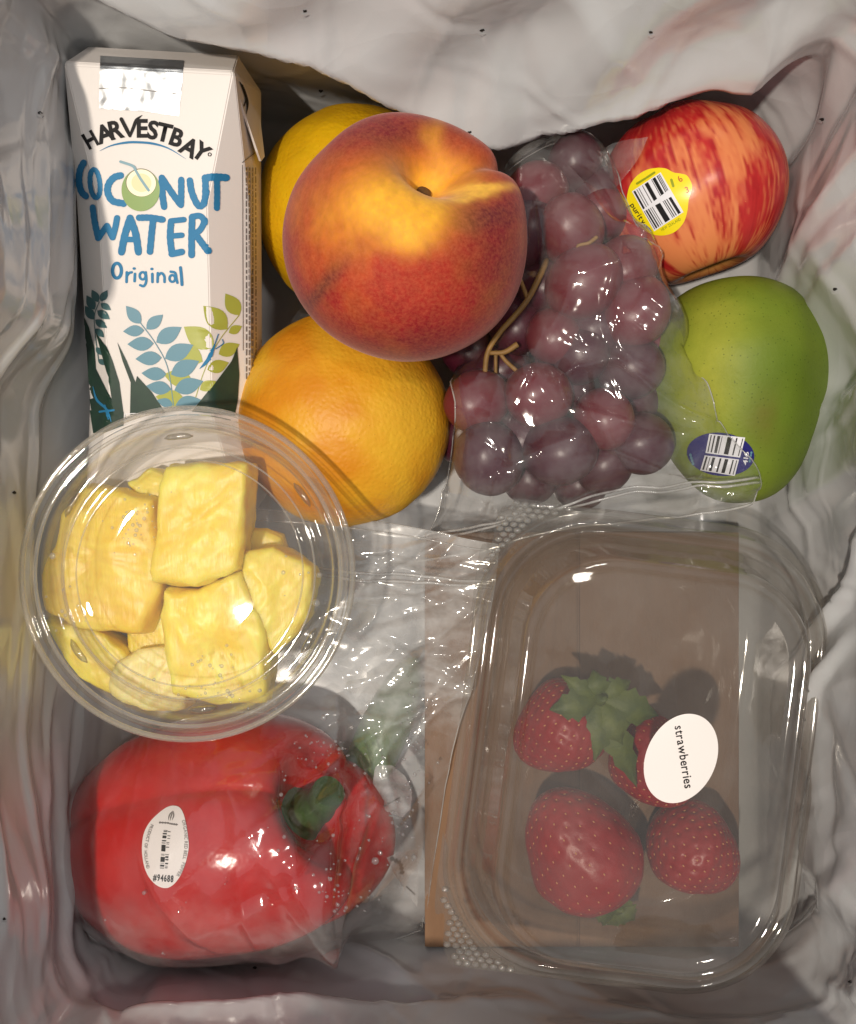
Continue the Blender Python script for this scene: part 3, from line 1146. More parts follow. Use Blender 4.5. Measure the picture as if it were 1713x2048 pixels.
# ------------------------------------------------------------------ drink carton leaning on the back wall
CT_A = math.radians(18.5)      # tilt of the long side
CT_R = math.radians(-3.2)      # turned slightly clockwise
ca = np.array([-math.sin(CT_R) * math.cos(CT_A), math.cos(CT_R) * math.cos(CT_A), math.sin(CT_A)])
cx = np.array([math.cos(CT_R), math.sin(CT_R), 0.0])
cn = np.cross(cx, ca)
CTOP = P(303, 132, 11.3)       # middle of the upper front edge
CL, CD = 16.6, 4.8


def cpt(u, v, t):
    """u across, v down from the top edge, t depth behind the front face"""
    return CTOP + cx * u - ca * v - cn * t


def carton_ring(v, hl, hr, ch, d0=0.0, d1=CD):
    k = ch
    return [cpt(-hl + k, v, d0), cpt(hr - k, v, d0), cpt(hr, v, d0 + k), cpt(hr, v, d1 - k), cpt(hr - k, v, d1), cpt(-hl + k, v, d1), cpt(-hl, v, d1 - k), cpt(-hl, v, d0 + k)]


def build_carton():
    hw = 3.02
    rings = [carton_ring(CL, hw + .34, hw, 0.05), carton_ring(CL - 0.12, hw + .37, hw + .03, 0.06), carton_ring(CL - 4.6, hw + .34, hw + 0.03, 1.25), carton_ring(4.4, hw + .34, hw + .03, 1.25), carton_ring(0.12, hw, hw - 0.18, 0.07), carton_ring(0.0, hw - .04, hw - 0.24, 0.07, 0.05, CD - .05)]
    v = np.vstack(rings)
    f = grid_faces(8, len(rings), True)
    n0 = len(v)
    # roof: low ridge behind the front edge
    top = rings[-1]
    ridge_pts = [cpt(-hw + .2, -0.75, 1.9), cpt(hw - .45, -0.75, 1.9), cpt(hw - .45, -0.60, 2.5), cpt(-hw + .2, -0.60, 2.5)]
    v = np.vstack([v, ridge_pts])
    b = 8 * (len(rings) - 1)
    r0, r1, r2, r3 = n0, n0 + 1, n0 + 2, n0 + 3
    f += [(b + 0, b + 1, r1, r0), (r0, r1, r2, r3), (b + 1, b + 2, r1), (b + 2, b + 3, r2, r1), (b + 3, b + 4, r2), (b + 4, b + 5, r3, r2), (b + 5, b + 6, r3), (b + 6, b + 7, r0, r3), (b + 7, b + 0, r0)]
    f.append(tuple(range(8))[::-1])
    bm = bmesh.new()
    bv = [bm.verts.new(p) for p in v]
    for q in f:
        try:
            bm.faces.new([bv[i] for i in q])
        except ValueError:
            pass
    bmesh.ops.remove_doubles(bm, verts=bm.verts, dist=0.001)
    bmesh.ops.recalc_face_normals(bm, faces=bm.faces)
    bmesh.ops.bevel(bm, geom=bm.edges[:] + bm.verts[:], offset=0.07, segments=2, affect='EDGES', clamp_overlap=True)
    bm.verts.index_update()
    V = np.array([p.co[:] for p in bm.verts])
    Fc = [tuple(p.index for p in q.verts) for q in bm.faces]
    bm.free()
    return V, Fc


cv, cf = build_carton()
cbase = cpt(0, CL, CD)
carton = thing('drink_carton', 'white coconut water drink carton with foil tab and blue lettering leaning on the liner', 'drink carton', (cbase[0], cbase[1], cbase[2]))
carton_o = obj('body', cv, cf, M['card'], carton, sharp=22)
B_CARTON = bvh_of(carton_o)


def ear(side):
    s = 1 if side > 0 else -1
    h = 2.82 if s > 0 else 3.0
    e = h + 0.05
    pts = [cpt(s * (h - .22), 0.02, 0.10), cpt(s * (h - .22), -0.02, CD - 0.2), cpt(s * (e + .34), 2.55, 3.0), cpt(s * (e + .34), 2.75, 2.3), cpt(s * (e + .30), 2.45, 1.9)]
    n = cx * s * 0.09 + cn * 0.03
    v = np.vstack([pts, [p + n for p in pts]])
    m = len(pts)
    f = [tuple(range(m))[::-1], tuple(range(m, 2 * m))] + [(i, (i + 1) % m, m + (i + 1) % m, m + i) for i in range(m)]
    return obj('ear_flap', v, f, M['card'], carton, smooth=False)


earR = ear(1)
ear(-1)
try:
    decal('ear_print', [stroke([(478, 163), (486, 178), (494, 205), (492, 228)], 5, t0=.2, t1=.2), stroke([(484, 170), (491, 195), (487, 212)], 2.5)], bvh_of(earR, carton_o), 0.03, M['ink'], earR)
except RuntimeError:
    pass
KZ = 3.724


def za(pts):
    return z2(pts, 100, 60, KZ)


def zb_(pts):
    return z2(pts, 160, 200, 5.353)


def zc(pts):
    return z2(pts, 100, 480, KZ)


foil = decal('foil_tab', [poly(za([(378, 196), (1000, 232), (985, 420), (962, 640), (700, 606), (370, 585), (372, 400)]))], B_CARTON, 0.025, M['foil'], carton, sub=5)
decal('foil_crease', [stroke(za([(372, 436), (560, 432), (760, 455), (965, 480)]), 2.0)], B_CARTON, 0.033, M['ink_soft'], foil)
# brand name on an arc
LET = [('H', 117, 425, 31, -29, .80), ('A', 268, 356, 34, -19, .95), ('R', 392, 316, 34.5, -12.5, .92), ('E', 672, 303, 34.5, 0, .95), ('S', 785, 321, 34.5, 6, .92), ('T', 906, 347, 34.5, 13, .95), ('B', 1043, 402, 34, 19, .92), ('A', 1178, 506, 34, 29, .95), ('Y', 1302, 552, 33, 36, .95)]
shapes = []
for ch, x, y, h, r, wsc in LET:
    X, Y = zb_([(x, y)])[0]
    shapes.append(letter(ch, X, Y, h, r, wsc, 'b'))
shapes += [stroke(zb_([(448, 205), (492, 290), (540, 385)]), 7.5, t0=1, t1=.8), stroke(zb_([(540, 385), (575, 300), (610, 215), (672, 162)]), 6.5, t0=.8, t1=.1)]
shapes += [stroke(zb_([(1393 + 17 * math.cos(a), 583 + 17 * math.sin(a)) for a in np.linspace(0, 5.5, 8)]), 1.6, 20, closed=True)]
decal('brand_lettering', shapes, B_CARTON, 0.03, M['ink'], carton, sub=1)
decal('brand_swoosh', [stroke(zb_([(215, 545), (340, 488), (500, 456), (640, 453), (800, 470), (960, 522), (1140, 632)]), 4.6, 40, t0=.08, t1=.08)], B_CARTON, 0.03, M['blue'], carton, sub=1)


def zel(cx_, cy_, rx, ry, n=16, rot=0):
    a0 = math.radians(rot)
    return [(cx_ + rx * math.cos(a) * math.cos(a0) - ry * math.sin(a) * math.sin(a0), cy_ + rx * math.cos(a) * math.sin(a0) + ry * math.sin(a) * math.cos(a0)) for a in np.linspace(0, 2 * math.pi, n + 1)[:-1]]


WB = 13.2
sh = [stroke(za([(258, 988), (232, 1040), (222, 1120), (240, 1200), (276, 1238)]), WB, wob=.06),
      stroke(zb_(zel(168, 895, 50, 152, 16, -6)), 9.6, 60, closed=True, wob=.06),
      stroke(zb_([(440, 808), (370, 830), (312, 900), (302, 990), (355, 1080), (470, 1108)]), WB + .6, wob=.06),
      stroke(zb_([(882, 832), (885, 990), (905, 1145)]), WB, wob=.05), stroke(zb_([(880, 832), (985, 990), (1082, 1122)]), WB, wob=.05), stroke(zb_([(1088, 852), (1088, 990), (1085, 1125)]), WB - .6, wob=.05),
      stroke(zb_([(1180, 862), (1202, 990), (1262, 1120), (1310, 1130), (1342, 1060), (1348, 940), (1345, 830)]), WB, wob=.06),
      stroke(zb_([(1345, 835), (1450, 822), (1565, 830)]), WB + 1.5, wob=.05), stroke(zb_([(1462, 850), (1465, 1000), (1462, 1155)]), WB - 1, wob=.05),
      # WATER
      stroke(za([(326, 1320), (342, 1440), (366, 1550)]), WB - 1, wob=.05), stroke(za([(366, 1550), (398, 1500), (428, 1458)]), WB - 1), stroke(za([(428, 1458), (452, 1510), (470, 1545)]), WB - 1), stroke(za([(470, 1545), (490, 1470), (503, 1400)]), WB - 1),
      stroke(za([(536, 1655), (560, 1530), (600, 1400)]), WB + 1, wob=.05), stroke(za([(600, 1400), (642, 1520), (662, 1655)]), WB + 1, wob=.05), stroke(za([(560, 1560), (650, 1560)]), WB - 2),
      stroke(za([(668, 1398), (750, 1398), (842, 1412)]), WB, wob=.05), stroke(za([(772, 1410), (760, 1520), (748, 1650)]), WB, wob=.05),
      stroke(za([(905, 1425), (898, 1540), (910, 1655)]), WB, wob=.05), stroke(za([(905, 1422), (1000, 1412)]), WB - 2), stroke(za([(900, 1535), (985, 1528)]), WB - 2), stroke(za([(910, 1668), (985, 1652)]), WB),
      stroke(za([(1062, 1395), (1058, 1530), (1058, 1675)]), WB, wob=.05), stroke(za([(1062, 1390), (1120, 1385), (1150, 1425), (1120, 1490), (1062, 1525)]), WB - 1), stroke(za([(1085, 1520), (1130, 1580), (1178, 1645)]), WB, wob=.05)]
decal('product_lettering', sh, B_CARTON, 0.03, M['blue'], carton, sub=1)
decal('flavour_lettering', [stroke(zc(zel(502, 228, 33, 55)), 6.6, 50, closed=True), stroke(zc([(575, 240), (573, 312)]), 5.2), stroke(zc([(575, 268), (592, 246), (612, 240)]), 5), stroke(zc([(636, 252), (633, 306)]), 5.2), ell(*zc([(630, 212)])[0], 3.2, 2.6),
      stroke(zc(zel(693, 266, 22, 27)), 4.8, 40, closed=True), stroke(zc([(716, 240), (720, 305), (702, 342), (675, 336)]), 5), stroke(zc([(765, 252), (766, 312)]), 5.2), ell(*zc([(762, 215)])[0], 3.2, 2.6),
      stroke(zc([(806, 246), (804, 312)]), 5), stroke(zc([(806, 266), (832, 246), (854, 268), (856, 312)]), 5), stroke(zc(zel(914, 286, 21, 25)), 4.8, 40, closed=True), stroke(zc([(902, 235), (935, 245), (945, 290), (952, 318)]), 5), stroke(zc([(975, 205), (982, 270), (986, 332)]), 6)], B_CARTON, 0.03, M['blue'], carton, sub=1)
coco = decal('coconut_picture', [ell(*zb_([(655, 963)])[0], 38.3, 42.6)], B_CARTON, 0.032, M['coco'], carton, sub=2)
decal('coconut_rim', [ell(*zb_([(660, 884)])[0], 30.8, 28.2, 8)], B_CARTON, 0.036, M['coco_dark'], coco, sub=1)
decal('coconut_flesh', [ell(*zb_([(662, 888)])[0], 29.4, 27.0, 8)], B_CARTON, 0.040, M['cream'], coco, sub=1)
decal('coconut_hollow', [ell(*zb_([(664, 886)])[0], 20.0, 18.5, 12)], B_CARTON, 0.044, M['cream2'], coco, sub=1)
decal('straw_picture', [stroke(zb_([(440, 660), (570, 706), (604, 756), (660, 850), (742, 968)]), 5.2)], B_CARTON, 0.048, M['straw'], coco)


def lens(tip, base, fat=0.30):
    t, b = np.array(tip, float), np.array(base, float)
    d = t - b
    n = np.array([-d[1], d[0]])
    up = [b + d * u + n * fat * math.sin(math.pi * u ** 0.85) for u in np.linspace(0, 1, 9)]
    dn = [b + d * u - n * fat * math.sin(math.pi * u ** 0.85) for u in np.linspace(1, 0, 9)[1:-1]]
    return poly(up + dn)


def leaves(lst, fat=.27):
    return [lens(zc([a])[0], zc([b])[0], fat) for a, b in lst]


decal('green_fern_print', leaves([((1305, 398), (1410, 560)), ((1145, 490), (1318, 665)), ((1000, 645), (1220, 800)), ((915, 790), (1140, 905)), ((1428, 640), (1330, 690)), ((1410, 775), (1255, 850)), ((1330, 912), (1175, 965)), ((850, 1000), (1060, 1050)), ((1235, 1050), (1120, 1115)), ((790, 1165), (1010, 1200))], .30) + [stroke(zc([(1405, 560), (1250, 760), (1150, 980), (1085, 1180)]), 1.4)], B_CARTON, 0.028, M['fern_green'], carton, sub=1)
decal('blue_fern_print', leaves([((570, 490), (680, 622)), ((845, 555), (722, 664)), ((548, 680), (705, 672)), ((983, 648), (795, 762)), ((580, 775), (775, 770)), ((1072, 780), (860, 882)), ((640, 885), (835, 876)), ((1115, 900), (905, 1000)), ((685, 990), (870, 1000)), ((1145, 1050), (930, 1118)), ((720, 1085), (905, 1112)), ((1130, 1190), (940, 1228)), ((800, 1190), (920, 1228))]) + [stroke(zc([(680, 620), (790, 770), (880, 950), (925, 1230)]), 1.6)], B_CARTON, 0.036, M['fern_blue'], carton, sub=1)
decal('teal_fern_print', leaves([((318, 370), (368, 462)), ((432, 372), (385, 456)), ((280, 412), (340, 518)), ((458, 522), (385, 472)), ((268, 490), (335, 592)), ((450, 590), (360, 525)), ((428, 655), (345, 594)), ((410, 725), (345, 660)), ((405, 860), (350, 800)), ((430, 930), (365, 890))]) + [stroke(zc([(375, 460), (340, 560), (345, 700), (370, 900)]), 1.4)], B_CARTON, 0.030, M['fern_teal'], carton, sub=1)
decal('grass_print', [poly(zc([(258, 560), (300, 650), (338, 800), (350, 960), (460, 1180), (552, 1280), (552, 1380), (420, 1430), (330, 1440), (280, 1100), (262, 800)])), poly(zc([(350, 690), (430, 800), (470, 900), (520, 1060), (552, 1300), (480, 1300), (440, 1020)])), poly(zc([(505, 760), (575, 900), (640, 1060), (652, 1012), (760, 1130), (862, 1285), (600, 1300), (605, 1060), (545, 900)])), poly(zc([(1392, 795), (1408, 1000), (1396, 1200), (1372, 1310), (1060, 1275), (1200, 1100), (1350, 900)]))], B_CARTON, 0.042, M['grass'], carton, sub=3)
decal('insect_print', [stroke(zc([(1118, 958), (1180, 890), (1222, 780)]), 7, t0=.1, t1=.5), stroke(zc([(1222, 780), (1250, 700)]), 2), stroke(zc([(1230, 810), (1285, 770), (1280, 740)]), 2)], B_CARTON, 0.050, M['blue'], carton, sub=0)
decal('insect_print', [stroke(zc([(330, 1090), (360, 1190), (430, 1260), (460, 1350)]), 5, t0=.2, t1=.3), stroke(zc([(380, 1280), (480, 1265)]), 4), stroke(zc([(420, 1230), (440, 1330)]), 3)], B_CARTON, 0.050, M['blue'], carton, sub=0)
decal('panel_frame', [stroke(zc([(556, 1350), (562, 1295)]), 1.6), stroke(zc([(562, 1295), (640, 1290), (720, 1300)]), 1.6)], B_CARTON, 0.052, M['print_white'], carton)
# fine print down the narrow side
rngp = random.Random(3)
sp = [stroke(za([(1432, 985), (1522, 915)]), 1.6), stroke([(484.5, 330), (486, 700)], 1.2)]
for x in (492, 497, 502, 507):
    y = 335.0
    while y < 760:
        L = rngp.uniform(3, 14)
        sp.append(poly([(x - 1.1, y), (x + 1.1, y), (x + 1.1, y + L), (x - 1.1, y + L)]))
        y += L + rngp.uniform(2, 5)
decal('fine_print', sp, B_CARTON, 0.03, M['ink_soft'], carton)

# ------------------------------------------------------------------ kraft board under the clamshell
def box_verts(x0, x1, y0, y1, z0, z1):
    v = [(x, y, z) for z in (z0, z1) for x, y in ((x0, y0), (x1, y0), (x1, y1), (x0, y1))]
    f = [(3, 2, 1, 0), (4, 5, 6, 7), (0, 1, 5, 4), (1, 2, 6, 5), (2, 3, 7, 6), (3, 0, 4, 7)]
    return v, f


def bevel_mesh(v, f, off, seg=2):
    bm = bmesh.new()
    bv = [bm.verts.new(p) for p in v]
    for q in f:
        bm.faces.new([bv[i] for i in q])
    bmesh.ops.recalc_face_normals(bm, faces=bm.faces)
    bmesh.ops.bevel(bm, geom=bm.edges[:], offset=off, segments=seg, affect='EDGES', profile=0.5)
    bm.verts.index_update()
    V = np.array([p.co[:] for p in bm.verts])
    Fc = [tuple(p.index for p in q.verts) for q in bm.faces]
    bm.free()
    return V, Fc


KB = (-0.1, 13.3, -18.75, -0.9)
board = thing('cardboard_box', 'flat brown cardboard box lying under the strawberry container', 'cardboard box', (6.5, -9.5, 0))
v, f = bevel_mesh(*box_verts(KB[0], KB[1], KB[2], KB[3], 0.05, 3.3), 0.12)
board_o = obj('carton_body', v, f, M['kraft'], board, sharp=40)
v, f = bevel_mesh(*box_verts(KB[0] - .04, 6.4, KB[2] + .1, KB[3] + .03, 3.25, 3.42), 0.05)
flapA = obj('lid_flap', v, f, M['kraft'], board, sharp=40)
v, f = bevel_mesh(*box_verts(6.5, KB[1] + .04, KB[2] + .1, KB[3] + .03, 3.25, 3.42), 0.05)
flapB = obj('lid_flap', v, f, M['kraft'], board, sharp=40)

# ------------------------------------------------------------------ strawberries


def berry_mesh(c, axis, xh, R, L, seed):
    d, f = sphere_dirs(70, 110)
    t = np.arccos(np.clip(d[:, 2], -1, 1))
    ph = np.arctan2(d[:, 1], d[:, 0])

    def surf(t, ph, dd):
        u = np.cos(t)                      # +1 = calyx
        rad = np.sin(t) ** 0.92 * (0.80 + 0.24 * sstep(-1, 0.55, u)) * R
        z = u * L * np.where(u < 0, 1.12, 0.82)
        rad = rad * (1 + 0.05 * np.cos(2 * ph + seed) + 0.05 * fbm(dd * 1.6 + seed, 2, seed))
        return np.stack([rad * np.cos(ph), rad * np.sin(ph), z], -1)
    v = surf(t, ph, d)
    n = 240
    k = np.arange(n) + 0.5
    st = np.arccos(1 - 2 * k / n)
    sp_ = (k * 2.399963) % (2 * math.pi)
    sd = np.stack([np.sin(st) * np.cos(sp_), np.sin(st) * np.sin(sp_), np.cos(st)], -1)
    sv = surf(st, sp_, sd)
    dist = np.min(np.linalg.norm(v[:, None] - sv[None], axis=2), axis=1)
    nv = v / (np.linalg.norm(v, axis=1)[:, None] + 1e-9)
    v = v - nv * (0.085 * np.exp(-(dist / 0.10) ** 2))[:, None]
    Mx = frame(axis, xh)
    seeds = []
    sdv, sdf = sphere_dirs(4, 6)
    for p in sv:
        nn = p / np.linalg.norm(p)
        fr = frame(nn, (0.01, 0.02, 1))
        loc = (sdv * np.array([0.062, 0.036, 0.026])) @ fr + p - nn * 0.05
        seeds.append((loc @ Mx + c, sdf))
    return v @ Mx + c, f, join(seeds)


def leaf_mesh(base, tip, wid, lift, seed):
    b, t = np.array(base, float), np.array(tip, float)
    rng = random.Random(seed)
    n = 10
    d = t - b
    side = np.cross(d, (0, 0, 1))
    side /= np.linalg.norm(side)
    v = []
    for i in range(n + 1):
        u = i / n
        w = wid * (math.sin(math.pi * min(1, u * 0.92 + 0.12)) ** 0.8) * (1 + 0.38 * (i % 2) * (u > .3)) * 0.82 if u < 1 else 0.02
        c = b + d * u + np.array([0, 0, lift * math.sin(math.pi * u * 0.9)])
        cur = 0.12 * math.sin(u * 5 + seed)
        for s in (-1, -0.45, 0, 0.45, 1):
            v.append(c + side * w * s * 0.5 + np.array([0, 0, -0.16 * abs(s) * wid + cur * s * .3]))
    f = grid_faces(5, n + 1)
    m = len(v)
    v2 = [p - np.array([0, 0, 0.03]) for p in v]
    return np.vstack([v, v2]), f + [tuple(i + m for i in q[::-1]) for q in f]


def strawberry(label, px, py, z, rpx, lpx, axis, seed, calyx=()):
    c = P(px, py, z)
    k = (H - z) / F
    R, L = rpx * k, lpx * k
    root = thing('strawberry', label, 'strawberry', (c[0], c[1], z - R), 'strawberries in the clear container')
    v, f, (sv, sf) = berry_mesh(c, axis, (0.3, 0.8, 0.5), R, L, seed)
    b = obj('flesh', v, f, M['berry'], root)
    obj('seeds', sv, sf, M['seed'], root, kind='stuff')
    if calyx:
        hub, tips, zz = calyx
        h = P(hub[0], hub[1], zz)
        sv, sf = tube([h - np.array([0, 0, 0.25]), h + np.array([0, 0, 0.1]), h + np.array([.12, .1, 0.42])], [0.34, 0.26, 0.12], 9)
        cal = obj('calyx', sv, sf, M['leaf'], root)
        for i, (tx, ty, tz, wd) in enumerate(tips):
            lv, lf = leaf_mesh(h, P(tx, ty, tz), wd, 0.30, seed * 7 + i)
            obj('leaf', lv, lf, M['leaf'], cal)
    return root


strawberry('strawberry whose big leafy green calyx touches the white oval label', 1128, 1452, 5.5, 92, 104, (0.62, 0.45, 0.35), 3,
           ((1200, 1398), [(1100, 1420, 7.2, 1.25), (1122, 1350, 6.9, 0.7), (1188, 1340, 6.9, 1.0), (1318, 1432, 6.8, 1.5), (1190, 1522, 7.0, 1.25), (1274, 1574, 6.7, 1.15), (1262, 1362, 6.6, 1.1), (1245, 1490, 7.1, 1.5)], 7.0))
strawberry('largest strawberry with one small green leaf at its lower edge', 1165, 1708, 5.6, 118, 132, (0.42, -0.78, -0.2), 5,
           ((1235, 1815), [(1212, 1748, 7.1, 0.9), (1180, 1825, 5.9, 1.1), (1250, 1790, 6.2, 1.0), (1205, 1850, 5.0, 1.3), (1270, 1840, 5.2, 1.1)], 5.6))
strawberry('leafless strawberry with its tip pointing to the container side wall', 1384, 1692, 5.3, 94, 98, (-0.72, 0.55, 0.25), 9)
strawberry('strawberry mostly hidden beneath the white oval label', 1302, 1520, 5.1, 84, 96, (-0.3, 0.3, -0.5), 12)

# ------------------------------------------------------------------ clear hinged container
CSC = P(1272, 1500, 7.0)
CSR = math.radians(-7.2)


def rrect(hx, hy, r, n=14):
    r = min(r, hx - 0.05, hy - 0.05)
    pts = []
    for cxx, cyy, a0 in ((hx - r, hy - r, 0), (-hx + r, hy - r, 90), (-hx + r, -hy + r, 180), (hx - r, -hy + r, 270)):
        for i in range(n):
            a = math.radians(a0 + 90 * i / (n - 1))
            pts.append((cxx + r * math.cos(a), cyy + r * math.sin(a)))
        # straight runs are subdivided below
    out = []
    m = len(pts)
    for i in range(m):
        a, b = np.array(pts[i]), np.array(pts[(i + 1) % m])
        out.append(a)
        if i % n == n - 1:
            for t in np.linspace(0, 1, 12)[1:-1]:
                out.append(a + (b - a) * t)
    return np.array(out)


CX, CYH, CRAD = 6.75, 8.95, 4.3


def shell(profile, close=True, wob=0.0, seed=0):
    rings = []
    for inset, z in profile:
        p = rrect(CX - inset, CYH - inset, max(CRAD - inset * 0.7, 0.6))
        c, s = math.cos(CSR), math.sin(CSR)
        q = np.stack([p[:, 0] * c - p[:, 1] * s + CSC[0], p[:, 0] * s + p[:, 1] * c + CSC[1], np.full(len(p), z)], -1)
        if wob:
            q[:, 2] += wob * fbm(q * 0.35, 2, seed)
        rings.append(q)
    n = len(rings[0])
    v = np.vstack(rings)
    f = grid_faces(n, len(rings), True)
    if close:
        v = np.vstack([v, rings[-1].mean(0)[None]])
        b = n * (len(rings) - 1)
        f += [(b + i, b + (i + 1) % n, len(v) - 1) for i in range(n)]
    return v, f


clam = thing('clamshell', 'clear plastic hinged container of strawberries with a white oval label', 'container', (CSC[0], CSC[1], 3.42))
base_prof = [(-0.15, 6.98), (0.0, 7.02), (0.30, 6.98), (0.42, 6.6), (0.55, 6.4), (0.62, 6.0), (1.1, 4.2), (1.35, 3.72), (1.7, 3.52), (2.1, 3.46), (2.6, 3.55), (3.4, 3.56), (5.0, 3.56)]
v, f = shell(base_prof, True, 0.03, 3)
obj('base_tray', v, f, M['pet'], clam)
lid_prof = [(-0.20, 7.10), (-0.16, 7.22), (0.0, 7.26), (0.12, 7.34), (0.20, 7.66), (0.30, 7.80), (0.42, 7.80), (0.52, 7.66), (0.58, 7.40), (0.72, 7.36), (0.80, 7.55), (0.88, 7.75), (1.0, 7.95), (1.45, 9.35), (1.55, 9.62), (1.66, 9.78), (1.80, 9.80), (1.92, 9.72), (2.0, 9.60), (2.3, 9.56), (3.2, 9.56), (4.5, 9.55), (5.6, 9.54)]
v, f = shell(lid_prof, True, 0.05, 5)
lid_o = obj('lid', v, f, M['pet2'], clam)
B_LID = bvh_of(lid_o)


def cs_local(x, y, z):
    c, s = math.cos(CSR), math.sin(CSR)
    return np.array([CSC[0] + x * c - y * s, CSC[1] + x * s + y * c, z])


def corner_tab(sy):
    """square textured corner of the rim on the hinge side"""
    pts = []
    hx, hy = CX + 0.30, CYH + 0.25
    arc = [(-CX + CRAD - CRAD * math.cos(a), (CYH - CRAD) + CRAD * math.sin(a)) for a in np.linspace(math.pi / 2, 0.0, 14)]
    out = [(-hx, CYH - CRAD - 0.6), (-hx + .05, hy - 2.2), (-hx + .45, hy - 2.0), (-hx + .55, hy - .9), (-hx + .8, hy - .35), (-hx + 1.3, hy - .08), (-CX + CRAD + .4, hy - .1)]
    n = 26
    o = spline(out, n)
    a = spline(arc[::-1], n)
    rows = []
    for t in np.linspace(0, 1, 8):
        r = o * (1 - t) + a * t
        rows.append(np.array([cs_local(x, y * sy, 7.18 + 0.05 * math.sin(3 * t)) for x, y in r]))
    v = np.vstack(rows)
    f = grid_faces(n, 8)
    tabo = obj('corner_tab', v, f, M['pet2'], clam)
    bumps = []
    dv, df = sphere_dirs(5, 8)
    poly_o = [(x, y) for x, y in o]
    pitch = 0.34
    for i in range(-2, 20):
        for j in range(-2, 22):
            x = -hx + 0.2 + i * pitch + (0.5 * pitch if j % 2 else 0)
            y = hy - 0.25 - j * pitch * 0.62
            if x > -CX + CRAD + .2 or y < CYH - CRAD - 0.4:
                continue
            dc = math.hypot(x - (-CX + CRAD), y - (CYH - CRAD))
            if dc < CRAD + 0.16:
                continue
            ok = x > -hx + 0.2 and (y < hy - 2.2 or x > -hx + .62) and y < hy - .22 and not (x < -hx + 1.0 and y > hy - .75)
            if ok:
                bumps.append((dv * np.array([0.155, 0.11, 0.13]) + cs_local(x, y * sy, 7.2), df))
    bv, bf = join(bumps)
    obj('embossed_bumps', bv, bf, M['emboss'], tabo, kind='stuff')


corner_tab(1)
corner_tab(-1)
# stacking ribs on the wall
for i in range(4):
    y0 = 4.6 - i * 1.05
    pts = [cs_local(CX - 1.05, y0, 8.12), cs_local(CX - 1.25, y0 - .05, 8.75), cs_local(CX - 1.45, y0 - .1, 9.4)]
    tv, tf = tube(spline(pts, 8), 0.05, 6)
    obj('wall_rib', tv, tf, M['pet2'], clam)

KS = 9.016
sx, sy_, sxy = 671.0, 805.0, 151.0 * 805.0
lab = []
for t in np.linspace(0, 2 * math.pi, 61)[:-1]:
    x = sx * math.cos(t)
    y = sxy / sx * math.cos(t) + math.sqrt(sy_ ** 2 - (sxy / sx) ** 2) * math.sin(t)
    lab.append((1270 + (829 + x) / KS, 1410 + (960 - y) / KS))
lb = decal('label', [poly(lab)], B_LID, 0.03, M['sticker_white'], clam, sub=1)
decal('lettering', text_line('strawberries', (1270 + 712 / KS, 1410 + 372 / KS), (1270 + 898 / KS, 1410 + 1512 / KS), 17.5), B_LID, 0.04, M['ink'], lb)

# ------------------------------------------------------------------ bell pepper and what shares its bag
BPC = P(455, 1668, 4.5)
bax = np.array([0.80, 0.40, 0.42])


def pepper_shape(d):
    t = np.arccos(np.clip(d[:, 2], -1, 1))       # 0 = stem
    ph = np.arctan2(d[:, 1], d[:, 0])
    lob = np.abs(np.cos(1.5 * (ph - 0.5))) ** 0.6
    prof = np.sin(t) ** 0.72
    rad = 4.75 * prof * (1 + 0.11 * (lob - 0.75))
    z = 4.6 * np.sign(np.cos(t)) * np.abs(np.cos(t)) ** 0.9
    z = z - 1.7 * np.exp(-(np.sin(t) / 0.33) ** 2) * (np.cos(t) > 0) + 0.7 * (lob - .5) * sstep(1.5, 0.6, t) * np.sin(t)
    z = z + 0.8 * np.exp(-(np.sin(t) / 0.30) ** 2) * (np.cos(t) < 0)
    rad = rad * (1 + 0.03 * fbm(d * 1.5, 2, 91))
    return np.stack([rad * np.cos(ph), rad * np.sin(ph), z], -1)


d, f = sphere_dirs(110, 180)
Mx = frame(bax, (0, 0.2, 1))
bpv = pepper_shape(d) @ Mx
bpv = bpv * np.array([1.36, 1.0, 0.92]) + BPC
bpv[:, 2] = np.where(bpv[:, 2] < 0.25, 0.25 + 0.1 * (bpv[:, 2] - 0.25), bpv[:, 2])
pepper = thing('bell_pepper', 'glossy red bell pepper with a white sticker in a clear bag', 'bell pepper', (BPC[0], BPC[1], 0.1))
pepper_o = obj('flesh', bpv, f, M['pepper'], pepper)
B_PEP = bvh_of(pepper_o)
bn = bax / np.linalg.norm(bax)
s0 = BPC + bn * np.array([1.36, 1, .92]) * 2.75
sv, sf = tube(spline([s0, s0 + bn * 0.45, s0 + bn * 1.2 + np.array([.0, .2, .25]), s0 + bn * 1.9 + np.array([-.1, .7, .55])], 12), np.concatenate([[1.7, 1.65, 1.5, 1.2], np.linspace(0.85, 0.66, 6), [.72, .70]]), 20)
ang_ = np.arctan2(sv[:, 2] - s0[2], sv[:, 1] - s0[1])
k_ = 1 + 0.10 * np.cos(5 * ang_)
axp = s0 + np.outer((sv - s0) @ bn, bn)
sv = axp + (sv - axp) * k_[:, None]
obj('stem', sv, sf, M['pepper_stem'], pepper, sharp=50)

KP = 10.78


def zp(pts):
    return z2(pts, 270, 1600, KP)


